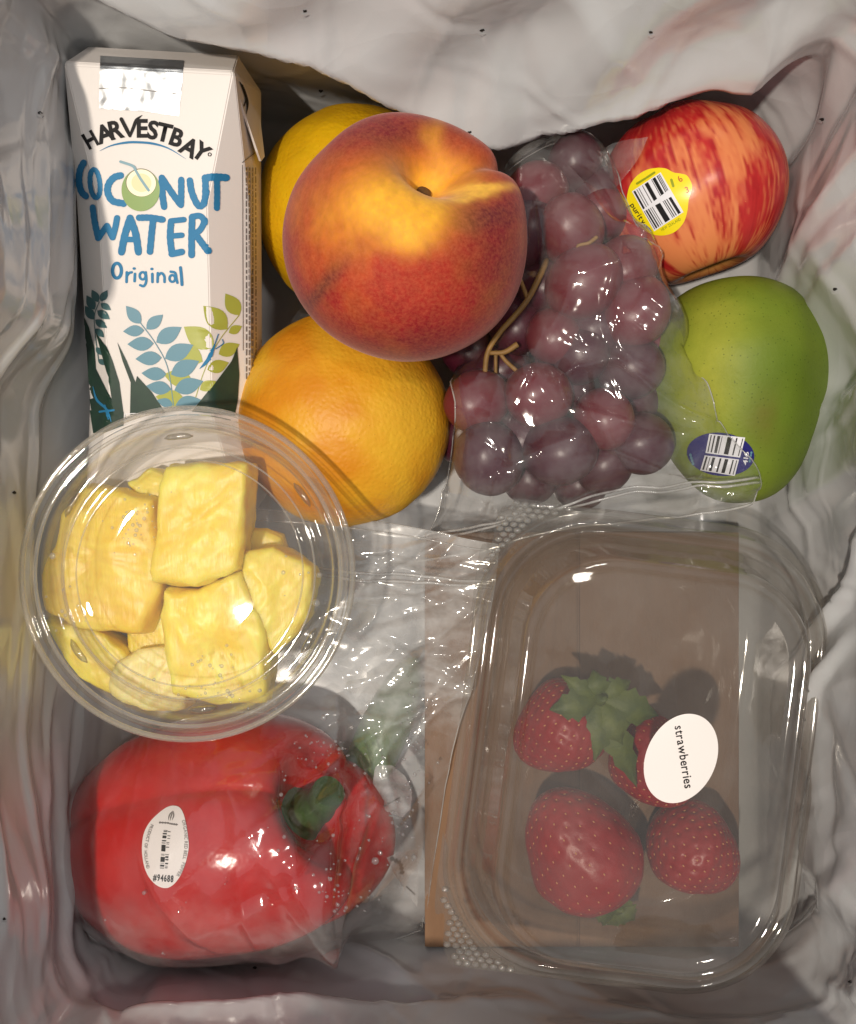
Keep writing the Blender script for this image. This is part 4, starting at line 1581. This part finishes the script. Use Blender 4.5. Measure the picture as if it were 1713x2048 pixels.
pst = decal('sticker', [blob(zp([(830, 125), (950, 150), (1040, 260), (1110, 500), (1155, 800), (1170, 1000), (1140, 1200), (1060, 1480), (930, 1720), (780, 1860), (640, 1890), (480, 1830), (330, 1680), (230, 1480), (180, 1250), (165, 1000), (200, 740), (290, 540), (430, 370), (620, 210), (740, 145)]), 80)], B_PEP, 0.03, M['sticker_white'], pepper, sub=2)
decal('number_print', text_line('#94688', zp([(395, 1722)])[0], zp([(845, 1760)])[0], 12.5, 'b'), B_PEP, 0.04, M['ink'], pst)
decal('product_print', text_line('ORGANIC RED BELL', zp([(1022, 440)])[0], zp([(1045, 1270)])[0], 6.6, '', 4.5), B_PEP, 0.04, M['ink_soft'], pst)
decal('product_print', text_line('PEPPER', zp([(1040, 1330)])[0], zp([(895, 1620)])[0], 6.6, '', 1.5), B_PEP, 0.04, M['ink_soft'], pst)
decal('origin_print', text_line('PRODUCT OF', zp([(360, 520)])[0], zp([(218, 1030)])[0], 6.2, '', -1.5), B_PEP, 0.04, M['ink_soft'], pst)
decal('origin_print', text_line('HOLLAND', zp([(212, 1090)])[0], zp([(275, 1480)])[0], 6.2, '', -1.0), B_PEP, 0.04, M['ink_soft'], pst)
bc = []
for y0, y1, x0, x1 in [(648, 660, 630, 715), (672, 690, 630, 710), (712, 740, 612, 700), (765, 822, 605, 690), (862, 888, 595, 685), (915, 930, 590, 670), (962, 1102, 582, 670), (1158, 1166, 575, 650), (1180, 1188, 575, 650), (1222, 1326, 565, 655), (1350, 1358, 560, 640), (1388, 1425, 555, 642), (1450, 1464, 550, 640), (675, 690, 722, 780), (765, 776, 715, 775), (820, 832, 712, 770), (905, 915, 690, 755), (940, 950, 690, 750), (1005, 1020, 680, 750), (1165, 1175, 665, 745), (1205, 1240, 670, 735), (1266, 1292, 670, 735), (1348, 1375, 665, 728), (1412, 1420, 660, 720), (1445, 1460, 660, 715)]:
    bc.append(poly(zp([(x0 + 8, y0), (x1 + 8, y0 + 6), (x1, y1 + 6), (x0, y1)])))
decal('barcode', bc, B_PEP, 0.04, M['ink'], pst)
decal('logo_print', [stroke(zp([(735, 440), (760, 330), (830, 240)]), 2.6, t0=.3, t1=.2), stroke(zp([(770, 450), (800, 340), (835, 250)]), 2.6, t0=.3, t1=.2), stroke(zp([(815, 440), (850, 340), (840, 245)]), 2.6, t0=.3, t1=.2), stroke(zp([(555, 490), (740, 500)]), 3.2, wob=.4), stroke(zp([(775, 515), (930, 535)]), 3.2, wob=.4)], B_PEP, 0.04, M['ink_soft'], pst)


def lump(name, label, cat, px, py, z, rx, ry, rz, rot, mat, seed, group=None):
    c = P(px, py, z)
    d, f = sphere_dirs(40, 60)
    v = d * (1 + 0.03 * fbm(d * 1.5 + seed, 2, seed))[:, None] * np.array([rx, ry, rz])
    a = math.radians(rot)
    v = v @ np.array([[math.cos(a), math.sin(a), 0], [-math.sin(a), math.cos(a), 0], [0, 0, 1]]) + c
    o = obj(name, v, f, mat, loc=(c[0], c[1], z - rz))
    tag(o, label, cat, group)
    return o


cuke = lump('cucumber', 'short green cucumber behind the cloudy film of the pepper bag', 'cucumber', 760, 1480, 1.9, 1.15, 4.1, 1.3, -24, M['cucumber'], 9)

# ------------------------------------------------------------------ pineapple tub
TC = P(373, 1148, 10.45)
TRAD = 336 * (H - 10.45) / F
TZ = 10.5
tub = thing('pineapple_tub', 'round clear plastic deli tub of pineapple chunks with its lid on', 'tub', (TC[0], TC[1], TZ - 4.7))
tilt = Matrix.Rotation(math.radians(1.5), 3, 'X')


def revolve(prof, n=120, wob=0):
    v = []
    for r, z in prof:
        for i in range(n):
            a = 2 * math.pi * i / n
            v.append((TC[0] + r * math.cos(a), TC[1] + r * math.sin(a), z))
    f = grid_faces(n, len(prof), True)
    return np.array(v), f


k = TRAD / 5.86
cup = [(5.55 * k, TZ - .25), (5.62 * k, TZ - .38), (5.50 * k, TZ - .5), (5.32 * k, TZ - .55), (5.22 * k, TZ - 1.0), (5.10 * k, TZ - 1.9), (4.72 * k, TZ - 4.3), (4.55 * k, TZ - 4.62), (4.3 * k, TZ - 4.7), (4.0 * k, TZ - 4.62), (3.6 * k, TZ - 4.55), (0.02, TZ - 4.5)]
v, f = revolve(cup)
obj('cup', v, f, M['pet'], tub)
lidp = [(5.72 * k, TZ - .62), (5.80 * k, TZ - .60), (5.84 * k, TZ - .40), (5.86 * k, TZ - .16), (5.80 * k, TZ - .03), (5.66 * k, TZ + .03), (5.52 * k, TZ), (5.42 * k, TZ - .14), (5.36 * k, TZ - .30), (5.30 * k, TZ - .12), (5.22 * k, TZ - .08), (5.12 * k, TZ - .18), (5.06 * k, TZ - .55), (5.0 * k, TZ - .68), (4.86 * k, TZ - .70), (4.64 * k, TZ - .66), (4.56 * k, TZ - .55), (4.50 * k, TZ - .44), (4.44 * k, TZ - .42), (4.36 * k, TZ - .44), (4.30 * k, TZ - .52), (4.12 * k, TZ - .55), (4.05 * k, TZ - .50), (3.97 * k, TZ - .50), (3.90 * k, TZ - .56), (2.5 * k, TZ - .56), (1.2 * k, TZ - .555), (0.02, TZ - .55)]
v, f = revolve(lidp, 160)
tub_lid = obj('lid', v, f, M['tub_lid'], tub)
for nm, rr_, zz_, th in (('rim_bead', 5.80, TZ - .16, .10), ('rim_bead', 5.36, TZ - .24, .07), ('lid_ring', 4.44, TZ - .43, .035), ('lid_ring', 4.01, TZ - .50, .03)):
    ring = [(TC[0] + rr_ * k * math.cos(a), TC[1] + rr_ * k * math.sin(a), zz_) for a in np.linspace(0, 2 * math.pi, 121)]
    rv, rf = tube(ring, th, 8, False)
    obj(nm, rv, rf, M['rim'], tub_lid)
# small stacking lugs round the lid channel
for a in (35, 95, 150, 215, 275, 330):
    pts = [(TC[0] + 4.86 * k * math.cos(math.radians(a + q)), TC[1] + 4.86 * k * math.sin(math.radians(a + q)), TZ - .64 + .10 * math.sin(math.pi * (q + 6) / 12)) for q in range(-6, 7, 2)]
    tv, tf = tube(pts, [0.02, .10, .12, .12, .12, .10, .02], 8)
    obj('lid_lug', tv, tf, M['pet2'], tub)


def chunk(label, pts, ztop, thick, seed, tiltx=0.0, tilty=0.0, pale=0.0):
    """pineapple piece: cut outline, sloping top, rough flesh"""
    pts = spline(list(pts) + [pts[0]], len(pts) * 3 + 1)[:-1] * 0.35 + 0.65 * np.array([np.array(pts[i]) + (np.array(pts[(i + 1) % len(pts)]) - np.array(pts[i])) * t for i in range(len(pts)) for t in (0, 1 / 3, 2 / 3)])
    w = np.array([P(x, y, ztop) for x, y in pts])
    c = w.mean(0)
    if np.cross(w[1] - w[0], w[2] - w[1])[2] < 0:
        w = w[::-1]
    w[:, 2] += tiltx * (w[:, 0] - c[0]) + tilty * (w[:, 1] - c[1])
    n = len(w)
    rings = []
    for s_, dz in ((1.0, -thick), (1.02, -thick * .93), (1.05, -thick * .75), (1.05, -thick * .5), (1.04, -thick * .25), (1.02, -.22), (0.985, -0.07), (0.93, 0.0), (0.8, 0.03), (0.62, 0.05), (0.42, 0.06), (0.2, 0.06)):
        r = c + (w - c) * np.array([s_, s_, 1])
        r[:, 2] += dz
        r[:, :2] += (0.10 * fbm(r * 1.9 + seed * 1.7, 2, seed + 3) * (s_ > 0.9))[:, None] * (r - c)[:, :2] / (np.linalg.norm((r - c)[:, :2], axis=1)[:, None] + .01)
        rings.append(r)
    v = np.vstack(rings + [rings[-1].mean(0)[None], rings[0].mean(0)[None]])
    f = grid_faces(n, len(rings), True)
    b = n * (len(rings) - 1)
    f += [(b + i, b + (i + 1) % n, len(v) - 2) for i in range(n)] + [((i + 1) % n, i, len(v) - 1) for i in range(n)]
    bm = bmesh.new()
    bv = [bm.verts.new(p) for p in v]
    for q in f:
        bm.faces.new([bv[i] for i in q])
    bmesh.ops.recalc_face_normals(bm, faces=bm.faces)
    bmesh.ops.subdivide_edges(bm, edges=bm.edges[:], cuts=3, use_grid_fill=True, smooth=0.3)
    bm.verts.index_update()
    bm.normal_update()
    V = np.array([p.co[:] for p in bm.verts])
    N = np.array([p.normal[:] for p in bm.verts])
    Fc = [tuple(p.index for p in q.verts) for q in bm.faces]
    bm.free()
    nz = fbm(V * 1.1 + seed, 3, seed)
    por = fbm(V * 4.5 + seed, 3, seed + 31)
    ang = seed * 0.7
    lu = V[:, 0] * math.cos(ang) + V[:, 1] * math.sin(ang)
    lv = -V[:, 0] * math.sin(ang) + V[:, 1] * math.cos(ang)
    fib = fbm(np.stack([lu * 5.5, lv * 0.9, V[:, 2] * 0.9], -1) + seed, 3, seed + 5)
    V = V + N * (0.06 * nz + 0.014 * fib + 0.006 * por)[:, None]
    m = np.clip(0.5 + 0.6 * fbm(V * 0.7 + seed * 2, 3, seed + 9), 0, 1)[:, None]
    col = lin(255, 232, 112) * (1 - m) + lin(250, 212, 70) * m
    col = col + (lin(250, 232, 168) - col) * max(pale, 0)
    col = col + (lin(244, 196, 74) - col) * max(-pale, 0)
    col = col * (1 + 0.07 * np.clip(fib, -1, 1)[:, None])
    col = col + (lin(236, 182, 44) - col) * (0.22 * sstep(0.2, 0.7, por))[:, None]
    o = obj('pineapple_chunk', V, Fc, M['pine'], loc=(c[0], c[1], ztop - thick), colors=col)
    tag(o, label, 'pineapple chunk', 'pineapple chunks in the tub')
    return o


chunk('tall smooth pineapple block overlapping the other chunks beside the tub centre', [(326, 932), (408, 926), (490, 930), (484, 1040), (470, 1136), (390, 1166), (302, 1160), (310, 1050)], 9.55, 2.6, 3, 0.02, -0.02)
chunk('rounded bright pineapple chunk with light glinting on the lid above it', [(332, 1186), (400, 1178), (478, 1150), (508, 1210), (528, 1275), (522, 1402), (430, 1408), (345, 1385), (322, 1260)], 9.0, 2.6, 5, -0.03, 0.06)
chunk('pineapple wedge pressed against the tub wall towards the strawberry container', [(478, 1112), (545, 1096), (622, 1140), (612, 1235), (548, 1308), (520, 1240), (490, 1170)], 8.7, 2.4, 8, -0.10, 0.0)
chunk('wide orange yellow pineapple slab with juicy ragged flesh', [(122, 1030), (170, 972), (240, 985), (306, 1000), (312, 1090), (322, 1170), (280, 1262), (190, 1262), (82, 1222), (78, 1150), (104, 1090)], 8.7, 2.6, 11, 0.10, 0.02, -0.5)
chunk('flat pineapple piece against the tub wall nearest the liner and red pepper', [(88, 1245), (190, 1258), (240, 1300), (300, 1385), (215, 1392), (130, 1330)], 7.7, 1.6, 14, 0.05, 0.05)
chunk('pale whitish core piece of pineapple between the yellow chunks', [(228, 1320), (300, 1296), (372, 1310), (366, 1420), (300, 1420), (222, 1392)], 7.9, 1.7, 17, 0, 0, 0.75)
chunk('small pineapple chunk tucked behind the tall block', [(255, 965), (300, 938), (345, 960), (340, 1010), (280, 1010)], 8.0, 1.8, 20, 0, 0, .1)
chunk('deep pineapple piece in the gap between the larger chunks', [(250, 1210), (340, 1180), (350, 1300), (260, 1310)], 7.3, 1.3, 23, 0, 0, 0)
chunk('sunken pineapple piece on the tub floor beside the wedge', [(470, 1060), (560, 1075), (590, 1250), (520, 1300), (470, 1180)], 7.2, 1.2, 26, 0, 0, .1)

# ------------------------------------------------------------------ grapes
gb_loc = P(1120, 680, 0.2)
bunch = thing('grape_bunch', 'bunch of dusky red grapes in a clear zip bag beside the peach', 'grapes', gb_loc)
gd, gf = sphere_dirs(28, 40)


def grape_proto(name, mat):
    me = bpy.data.meshes.new(name)
    shp = gd * np.array([1, 1, 1.14]) * (1 + 0.015 * fbm(gd * 2, 2, 5))[:, None]
    me.from_pydata((shp * S).tolist(), [], gf)
    me.polygons.foreach_set('use_smooth', [True] * len(me.polygons))
    me.materials.append(mat)
    return me


gmeshes = [grape_proto('grape', M['grape']), grape_proto('grape', M['grape_dark'])]
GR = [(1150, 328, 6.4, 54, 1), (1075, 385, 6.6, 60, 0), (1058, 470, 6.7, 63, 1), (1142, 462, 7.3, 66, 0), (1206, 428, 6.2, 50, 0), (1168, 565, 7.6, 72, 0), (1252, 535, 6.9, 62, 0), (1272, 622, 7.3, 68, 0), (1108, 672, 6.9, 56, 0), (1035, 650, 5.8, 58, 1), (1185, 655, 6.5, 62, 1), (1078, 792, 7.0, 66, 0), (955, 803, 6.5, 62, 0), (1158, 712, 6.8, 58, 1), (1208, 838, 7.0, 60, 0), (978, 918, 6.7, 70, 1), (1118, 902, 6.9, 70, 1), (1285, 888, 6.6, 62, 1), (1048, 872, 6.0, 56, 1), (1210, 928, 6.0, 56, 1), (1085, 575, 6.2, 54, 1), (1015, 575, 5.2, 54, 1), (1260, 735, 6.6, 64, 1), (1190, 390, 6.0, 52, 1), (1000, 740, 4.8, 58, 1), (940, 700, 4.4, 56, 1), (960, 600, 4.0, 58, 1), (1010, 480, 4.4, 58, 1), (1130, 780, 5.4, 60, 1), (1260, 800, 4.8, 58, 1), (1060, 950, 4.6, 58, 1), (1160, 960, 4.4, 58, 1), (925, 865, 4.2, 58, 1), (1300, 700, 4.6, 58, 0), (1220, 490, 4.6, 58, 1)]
ggeo = []
rg = random.Random(5)
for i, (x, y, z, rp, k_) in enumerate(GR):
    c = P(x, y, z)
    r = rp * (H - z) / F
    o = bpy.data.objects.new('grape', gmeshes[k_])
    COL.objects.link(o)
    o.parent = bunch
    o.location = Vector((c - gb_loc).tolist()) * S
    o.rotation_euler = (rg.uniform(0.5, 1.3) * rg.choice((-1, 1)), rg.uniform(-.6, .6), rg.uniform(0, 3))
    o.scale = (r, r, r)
    WLOC[o.name] = gb_loc
    Rm = np.array(o.rotation_euler.to_matrix())
    ggeo.append((((gd * np.array([1, 1, 1.14]) * r) @ Rm.T) + c, gf))
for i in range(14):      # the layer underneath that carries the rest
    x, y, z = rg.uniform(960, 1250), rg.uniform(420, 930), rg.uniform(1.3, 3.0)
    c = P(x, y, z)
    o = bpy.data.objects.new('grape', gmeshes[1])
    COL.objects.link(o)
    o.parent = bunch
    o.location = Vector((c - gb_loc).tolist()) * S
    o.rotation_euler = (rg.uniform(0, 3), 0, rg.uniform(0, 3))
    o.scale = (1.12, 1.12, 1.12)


def gstem(pts, r):
    p = spline([P(*q) for q in pts], max(8, 5 * len(pts)))
    v, f = tube(p, np.linspace(r[0], r[1], len(p)), 7)
    return v, f


sv, sf = join([gstem([(1195, 300, 5.2), (1150, 400, 5.6), (1100, 500, 6.0), (1088, 535, 7.5), (1052, 605, 7.5), (1000, 665, 7.3), (976, 705, 7.1), (970, 748, 6.9)], (.14, .10)),
               gstem([(980, 706, 7.1), (1010, 704, 7.2), (1036, 688, 7.3)], (.09, .12)), gstem([(1000, 706, 7.1), (1012, 722, 7.1), (1034, 742, 7.1)], (.08, .09)),
               gstem([(1056, 598, 7.5), (1042, 560, 7.4), (1038, 545, 7.2)], (.09, .07)), gstem([(1155, 510, 8.1), (1157, 492, 8.3), (1178, 486, 8.4), (1194, 474, 8.3)], (.06, .08)),
               gstem([(1157, 495, 8.2), (1153, 478, 8.3)], (.05, .06)), gstem([(1050, 604, 6.5), (1085, 590, 6.8), (1090, 560, 6.9)], (.08, .06)), gstem([(992, 700, 6.5), (992, 750, 6.3)], (.08, .07))])
obj('stalk', sv, sf, M['grape_stem'], bunch)

# ------------------------------------------------------------------ zip bags


def film_part(name, pos, mat, parent, fog=None, **k):
    nv, nu = pos.shape[:2]
    fog = np.ones((nv, nu)) if fog is None else fog
    k['colors'] = np.repeat(fog.reshape(-1, 1) / 5.0, 3, 1)
    return obj(name, pos.reshape(-1, 3), grid_faces(nu, nv), mat, parent, **k)


def normals(pos):
    du = np.gradient(pos, axis=1)
    dv = np.gradient(pos, axis=0)
    n = np.cross(du, dv)
    n /= np.linalg.norm(n, axis=2)[..., None] + 1e-9
    n = np.where(n[..., 2:3] < 0, -n, n)
    return n


def zedges(nu, nv, tl, tr, br, bl):
    u = np.linspace(0, 1, nu)[None]
    v = np.linspace(0, 1, nv)[:, None]
    return (1 - v) * ((1 - u) * tl + u * tr) + v * ((1 - u) * bl + u * br)


def wrinkle(pos, h):
    """push the film up by the fold height, folds into what lies below are softened"""
    n = normals(pos)
    return pos + n * np.where(h < 0, 0.3 * h, h)[..., None]


# --- grape bag
NUg, NVg = 130, 190
pxg = coons([(1003, 350), (1060, 310), (1120, 286), (1204, 302)],
            [(1204, 302), (1238, 410), (1272, 490), (1326, 620), (1334, 720), (1382, 800), (1404, 860), (1460, 905), (1502, 950), (1506, 1010)],
            [(826, 1130), (950, 1106), (1100, 1062), (1300, 1028), (1506, 1010)],
            [(1003, 350), (1000, 480), (985, 600), (930, 700), (905, 770), (907, 860), (893, 970), (862, 1060), (826, 1130)], NUg, NVg)
zb0 = zedges(NUg, NVg, 5.2, 5.8, 6.2, 3.8)
gpos = drape(pxg, zb0, bvh_of(*ggeo, pear_o, apple_o, orange1_o), 420, 0.06, 60, 9)
gx, gy = gpos[..., 0], gpos[..., 1]
hh = creases(gx, gy, 51, 60, (1, 12, -2, 13), 0.20, 0.16, 2.6, 1.9, 1.8) + creases(gx, gy, 53, 44, (1, 12, -2, 13), 0.42, 0.8, 2.4, 1.5, 3.0) + creases(gx, gy, 52, 26, (2, 13, -2.5, 2.5), 0.22, 0.28, 3.0, 0.12, 0.6)
W2 = lambda pts, z: [tuple(P(x, y, z)[:2]) for x, y in pts]
hh += ridge(gx, gy, W2([(1080, 420), (1092, 560), (1088, 640), (1068, 700), (1020, 748), (960, 745)], 8), 0.16, 0.22)
hh += ridge(gx, gy, W2([(1110, 770), (1140, 740), (1230, 718), (1300, 780), (1400, 850)], 8), 0.30, 0.25)
hh += ridge(gx, gy, W2([(1110, 770), (1130, 820), (1260, 850), (1390, 880)], 8), 0.30, 0.25)
hh += ridge(gx, gy, W2([(1200, 340), (1240, 470), (1330, 650)], 7), 0.22, 0.3)
gpos = wrinkle(gpos, hh)
gbag = thing('grape_bag', 'clear plastic zip bag wrapped round the grapes', 'plastic bag', (gb_loc[0], gb_loc[1], 0.2))
gq = topx(gpos)
gfog = 0.58 + 0.6 * sstep(940, 1010, gq[..., 1])
inner = np.interp(gq[..., 1], [300, 420, 560, 640, 700, 745, 790], [1030, 1078, 1092, 1086, 1066, 1010, 880])
gfog = gfog * (0.25 + 0.75 * sstep(-14, 6, gq[..., 0] - inner))
gfilm = film_part('film', gpos, M['bag'], gbag, fog=gfog)


def zip_strip(parent, pos, rows, off=0.06, r=0.06, trim=(0, 0)):
    n = normals(pos)
    for j in rows:
        a, b = trim[0], pos.shape[1] - trim[1]
        line = pos[j, a:b:2] + n[j, a:b:2] * off
        kern = np.array([1, 2, 3, 2, 1.]) / 9
        sm = line.copy()
        for c in range(3):
            sm[2:-2, c] = np.convolve(line[:, c], kern, 'valid')
        tv, tf = tube(sm, r, 6)
        obj('zip_rib', tv, tf, M['zip'], parent)


zip_strip(gbag, gpos, (168, 171, 187), r=0.055)


def edge_fold(parent, line, r=0.03):
    tv, tf = tube(line[::2], r, 5)
    obj('edge_fold', tv, tf, M['zip'], parent)


edge_fold(gbag, gpos[:, -1])
edge_fold(gbag, gpos[95:, 0])
edge_fold(gbag, gpos[0])
# loose corner of the bag lying over the apple
px2 = coons([(1188, 318), (1225, 284), (1296, 272)], [(1296, 272), (1278, 312), (1250, 352), (1230, 378)], [(1205, 330), (1217, 352), (1230, 378)], [(1188, 318), (1195, 322), (1205, 330)], 36, 36)
p2 = drape(px2, zedges(36, 36, 6.4, 8.2, 8.0, 6.6), bvh_of(apple_o, *ggeo), 150, 0.10)
p2 = wrinkle(p2, creases(p2[..., 0], p2[..., 1], 77, 16, (6.5, 9.5, 11, 15), 0.30, 0.25, 1.5, 1.0, 1.2))
film_part('corner_flap', p2, M['bag'], gbag)

# --- pepper bag
NUp, NVp = 190, 190
pxp = coons([(420, 1010), (560, 1022), (700, 1034), (860, 1062), (1000, 1090)],
            [(1000, 1090), (985, 1200), (950, 1350), (905, 1500), (880, 1650), (858, 1780), (846, 1862)],
            [(172, 1884), (320, 1912), (500, 1916), (640, 1908), (760, 1886), (846, 1862)],
            [(420, 1010), (230, 1150), (170, 1330), (150, 1500), (128, 1640), (122, 1760), (140, 1840), (172, 1884)], NUp, NVp)
zbp = zedges(NUp, NVp, 5.2, 5.6, 2.2, 1.6)
ppos = drape(pxp, zbp, bvh_of(pepper_o, cuke, board_o, flapA), 700, 0.06, 40, 5)
gx, gy = ppos[..., 0], ppos[..., 1]
hh = creases(gx, gy, 61, 40, (-6, 3, -12, 0), 0.24, 0.26, 6.0, 0.2, 1.2) + creases(gx, gy, 64, 50, (-13, 2, -18, 0), 0.36, 0.9, 2.8, 1.2, 2.4) + creases(gx, gy, 62, 26, (-14, 0, -18, -8), 0.10, 0.4, 2.5, 1.2, 2.0) + creases(gx, gy, 63, 18, (-4, 3, -2.5, 0.2), 0.16, 0.22, 3.5, -0.06, 0.3)
zz = 7.2
hh += ridge(gx, gy, W2([(640, 1866), (600, 1740), (585, 1660), (556, 1590), (552, 1530)], zz), 0.47, 0.58)
hh += ridge(gx, gy, W2([(640, 1866), (632, 1780), (640, 1680), (655, 1620)], zz), 0.47, 0.48)
hh += ridge(gx, gy, W2([(642, 1866), (650, 1720), (655, 1560), (660, 1420)], zz), 0.37, 0.37)
hh += ridge(gx, gy, W2([(600, 1790), (520, 1640), (470, 1560)], zz), 0.22, 0.4)
hh += ridge(gx, gy, W2([(660, 1800), (700, 1690), (735, 1600), (700, 1520)], 5.5), 0.30, 0.30)
hh += ridge(gx, gy, W2([(735, 1600), (780, 1640), (840, 1580)], 5), 0.28, 0.28)
hh += ridge(gx, gy, W2([(700, 1380), (820, 1330), (960, 1210)], 5.4), 0.22, 0.25)
hh += ridge(gx, gy, W2([(770, 1390), (850, 1310), (900, 1320)], 5.4), 0.22, 0.25)
ppos = wrinkle(ppos, hh)
pbag = thing('pepper_bag', 'clear plastic zip bag holding the red pepper', 'plastic bag', (BPC[0], BPC[1], 0.1))
pq_ = topx(ppos)
pfog = 0.4 + 2.0 * sstep(560, 720, pq_[..., 0]) * sstep(1560, 1380, pq_[..., 1]) + 0.9 * sstep(680, 760, pq_[..., 0]) + 1.2 * sstep(1780, 1880, pq_[..., 1])
pfog = pfog + 1.2 * sstep(1470, 1400, pq_[..., 1])
pfilm = film_part('film', ppos, M['bag2'], pbag, fog=np.clip(pfog, 0, 4.6))
zip_strip(pbag, ppos, (22, 25), r=0.07)
zip_strip(pbag, ppos, (4,), r=0.03)
# sealed side seam
seam = ppos[70:186:1, 2] + np.array([0, 0, 0.05])
for i in range(0, len(seam), 2):
    seam[i] += np.array([0.05, 0, 0])
tv, tf = tube(seam, 0.05, 5)
obj('side_seam', tv, tf, M['zip'], pbag)
B_PF = bvh_of(pfilm)
edge_fold(pbag, ppos[0])
edge_fold(pbag, ppos[-1])
edge_fold(pbag, ppos[20:, -1])


def clip_px(pts):
    return poly(pts)


lab1 = decal('label_and_glints', [poly([(752, 1532), (785, 1530), (812, 1552), (826, 1580), (824, 1622), (806, 1634), (772, 1622), (770, 1600), (748, 1566)]), poly([(776, 1716), (800, 1706), (838, 1700), (838, 1760), (834, 1816), (808, 1776), (790, 1746)])], B_PF, -0.06, M['label_glint_film'], pbag, sub=3)  # pale patches: pieces of label together with painted glints of the film
decal('label_print', [stroke([(786, 1718), (802, 1728), (806, 1745)], 7, wob=.5), stroke([(770, 1612), (800, 1596)], 3), stroke([(815, 1775), (830, 1790)], 3), stroke([(780, 1632), (812, 1640)], 3)], B_PF, -0.045, M['ink_soft'], lab1)


def droplets(name, pxlist, bvh, parent, off):
    dv, df = sphere_dirs(6, 10)
    ps = []
    for x, y, r in pxlist:
        h = hit_px(bvh, x, y, off)
        if h is None:
            continue
        ps.append((dv * np.array([r, r, r * .6]) + np.array(h[:]), df))
    v, f = join(ps)
    return obj(name, v, f, M['drop'], parent, kind='stuff')


rd = random.Random(12)
dl = []
for cx_, cy_, sx_, sy2, n in [(640, 1490, 28, 25, 34), (690, 1800, 28, 14, 22), (665, 1730, 20, 40, 16), (830, 1440, 14, 60, 60), (815, 1640, 22, 60, 30), (730, 1620, 40, 60, 14), (480, 1800, 160, 50, 14), (600, 1640, 60, 80, 8)]:
    for _ in range(n):
        dl.append((rd.gauss(cx_, sx_), rd.gauss(cy_, sy2), 0.028 + 0.05 * rd.random() ** 2))
dl += [(648, 1435, .13), (557, 1701, .07), (750, 1722, .15), (760, 1706, .10), (828, 1714, .14), (660, 1758, .08), (876, 1525, .07)]
droplets('condensation', dl, B_PF, pfilm, 0.02)
B_TL = bvh_of(tub_lid)
dl = []
for cx_, cy_, sx_, sy2, n in [(262, 1040, 26, 30, 40), (430, 1385, 60, 22, 34), (120, 1210, 25, 40, 14), (440, 1330, 40, 20, 12), (600, 1180, 20, 50, 6)]:
    for _ in range(n):
        dl.append((rd.gauss(cx_, sx_), rd.gauss(cy_, sy2), 0.03 + 0.05 * rd.random() ** 2))
dl += [(634, 1206, .13), (640, 1150, .10), (105, 1112, .12)]
droplets('condensation', dl, B_TL, tub_lid, -0.03)
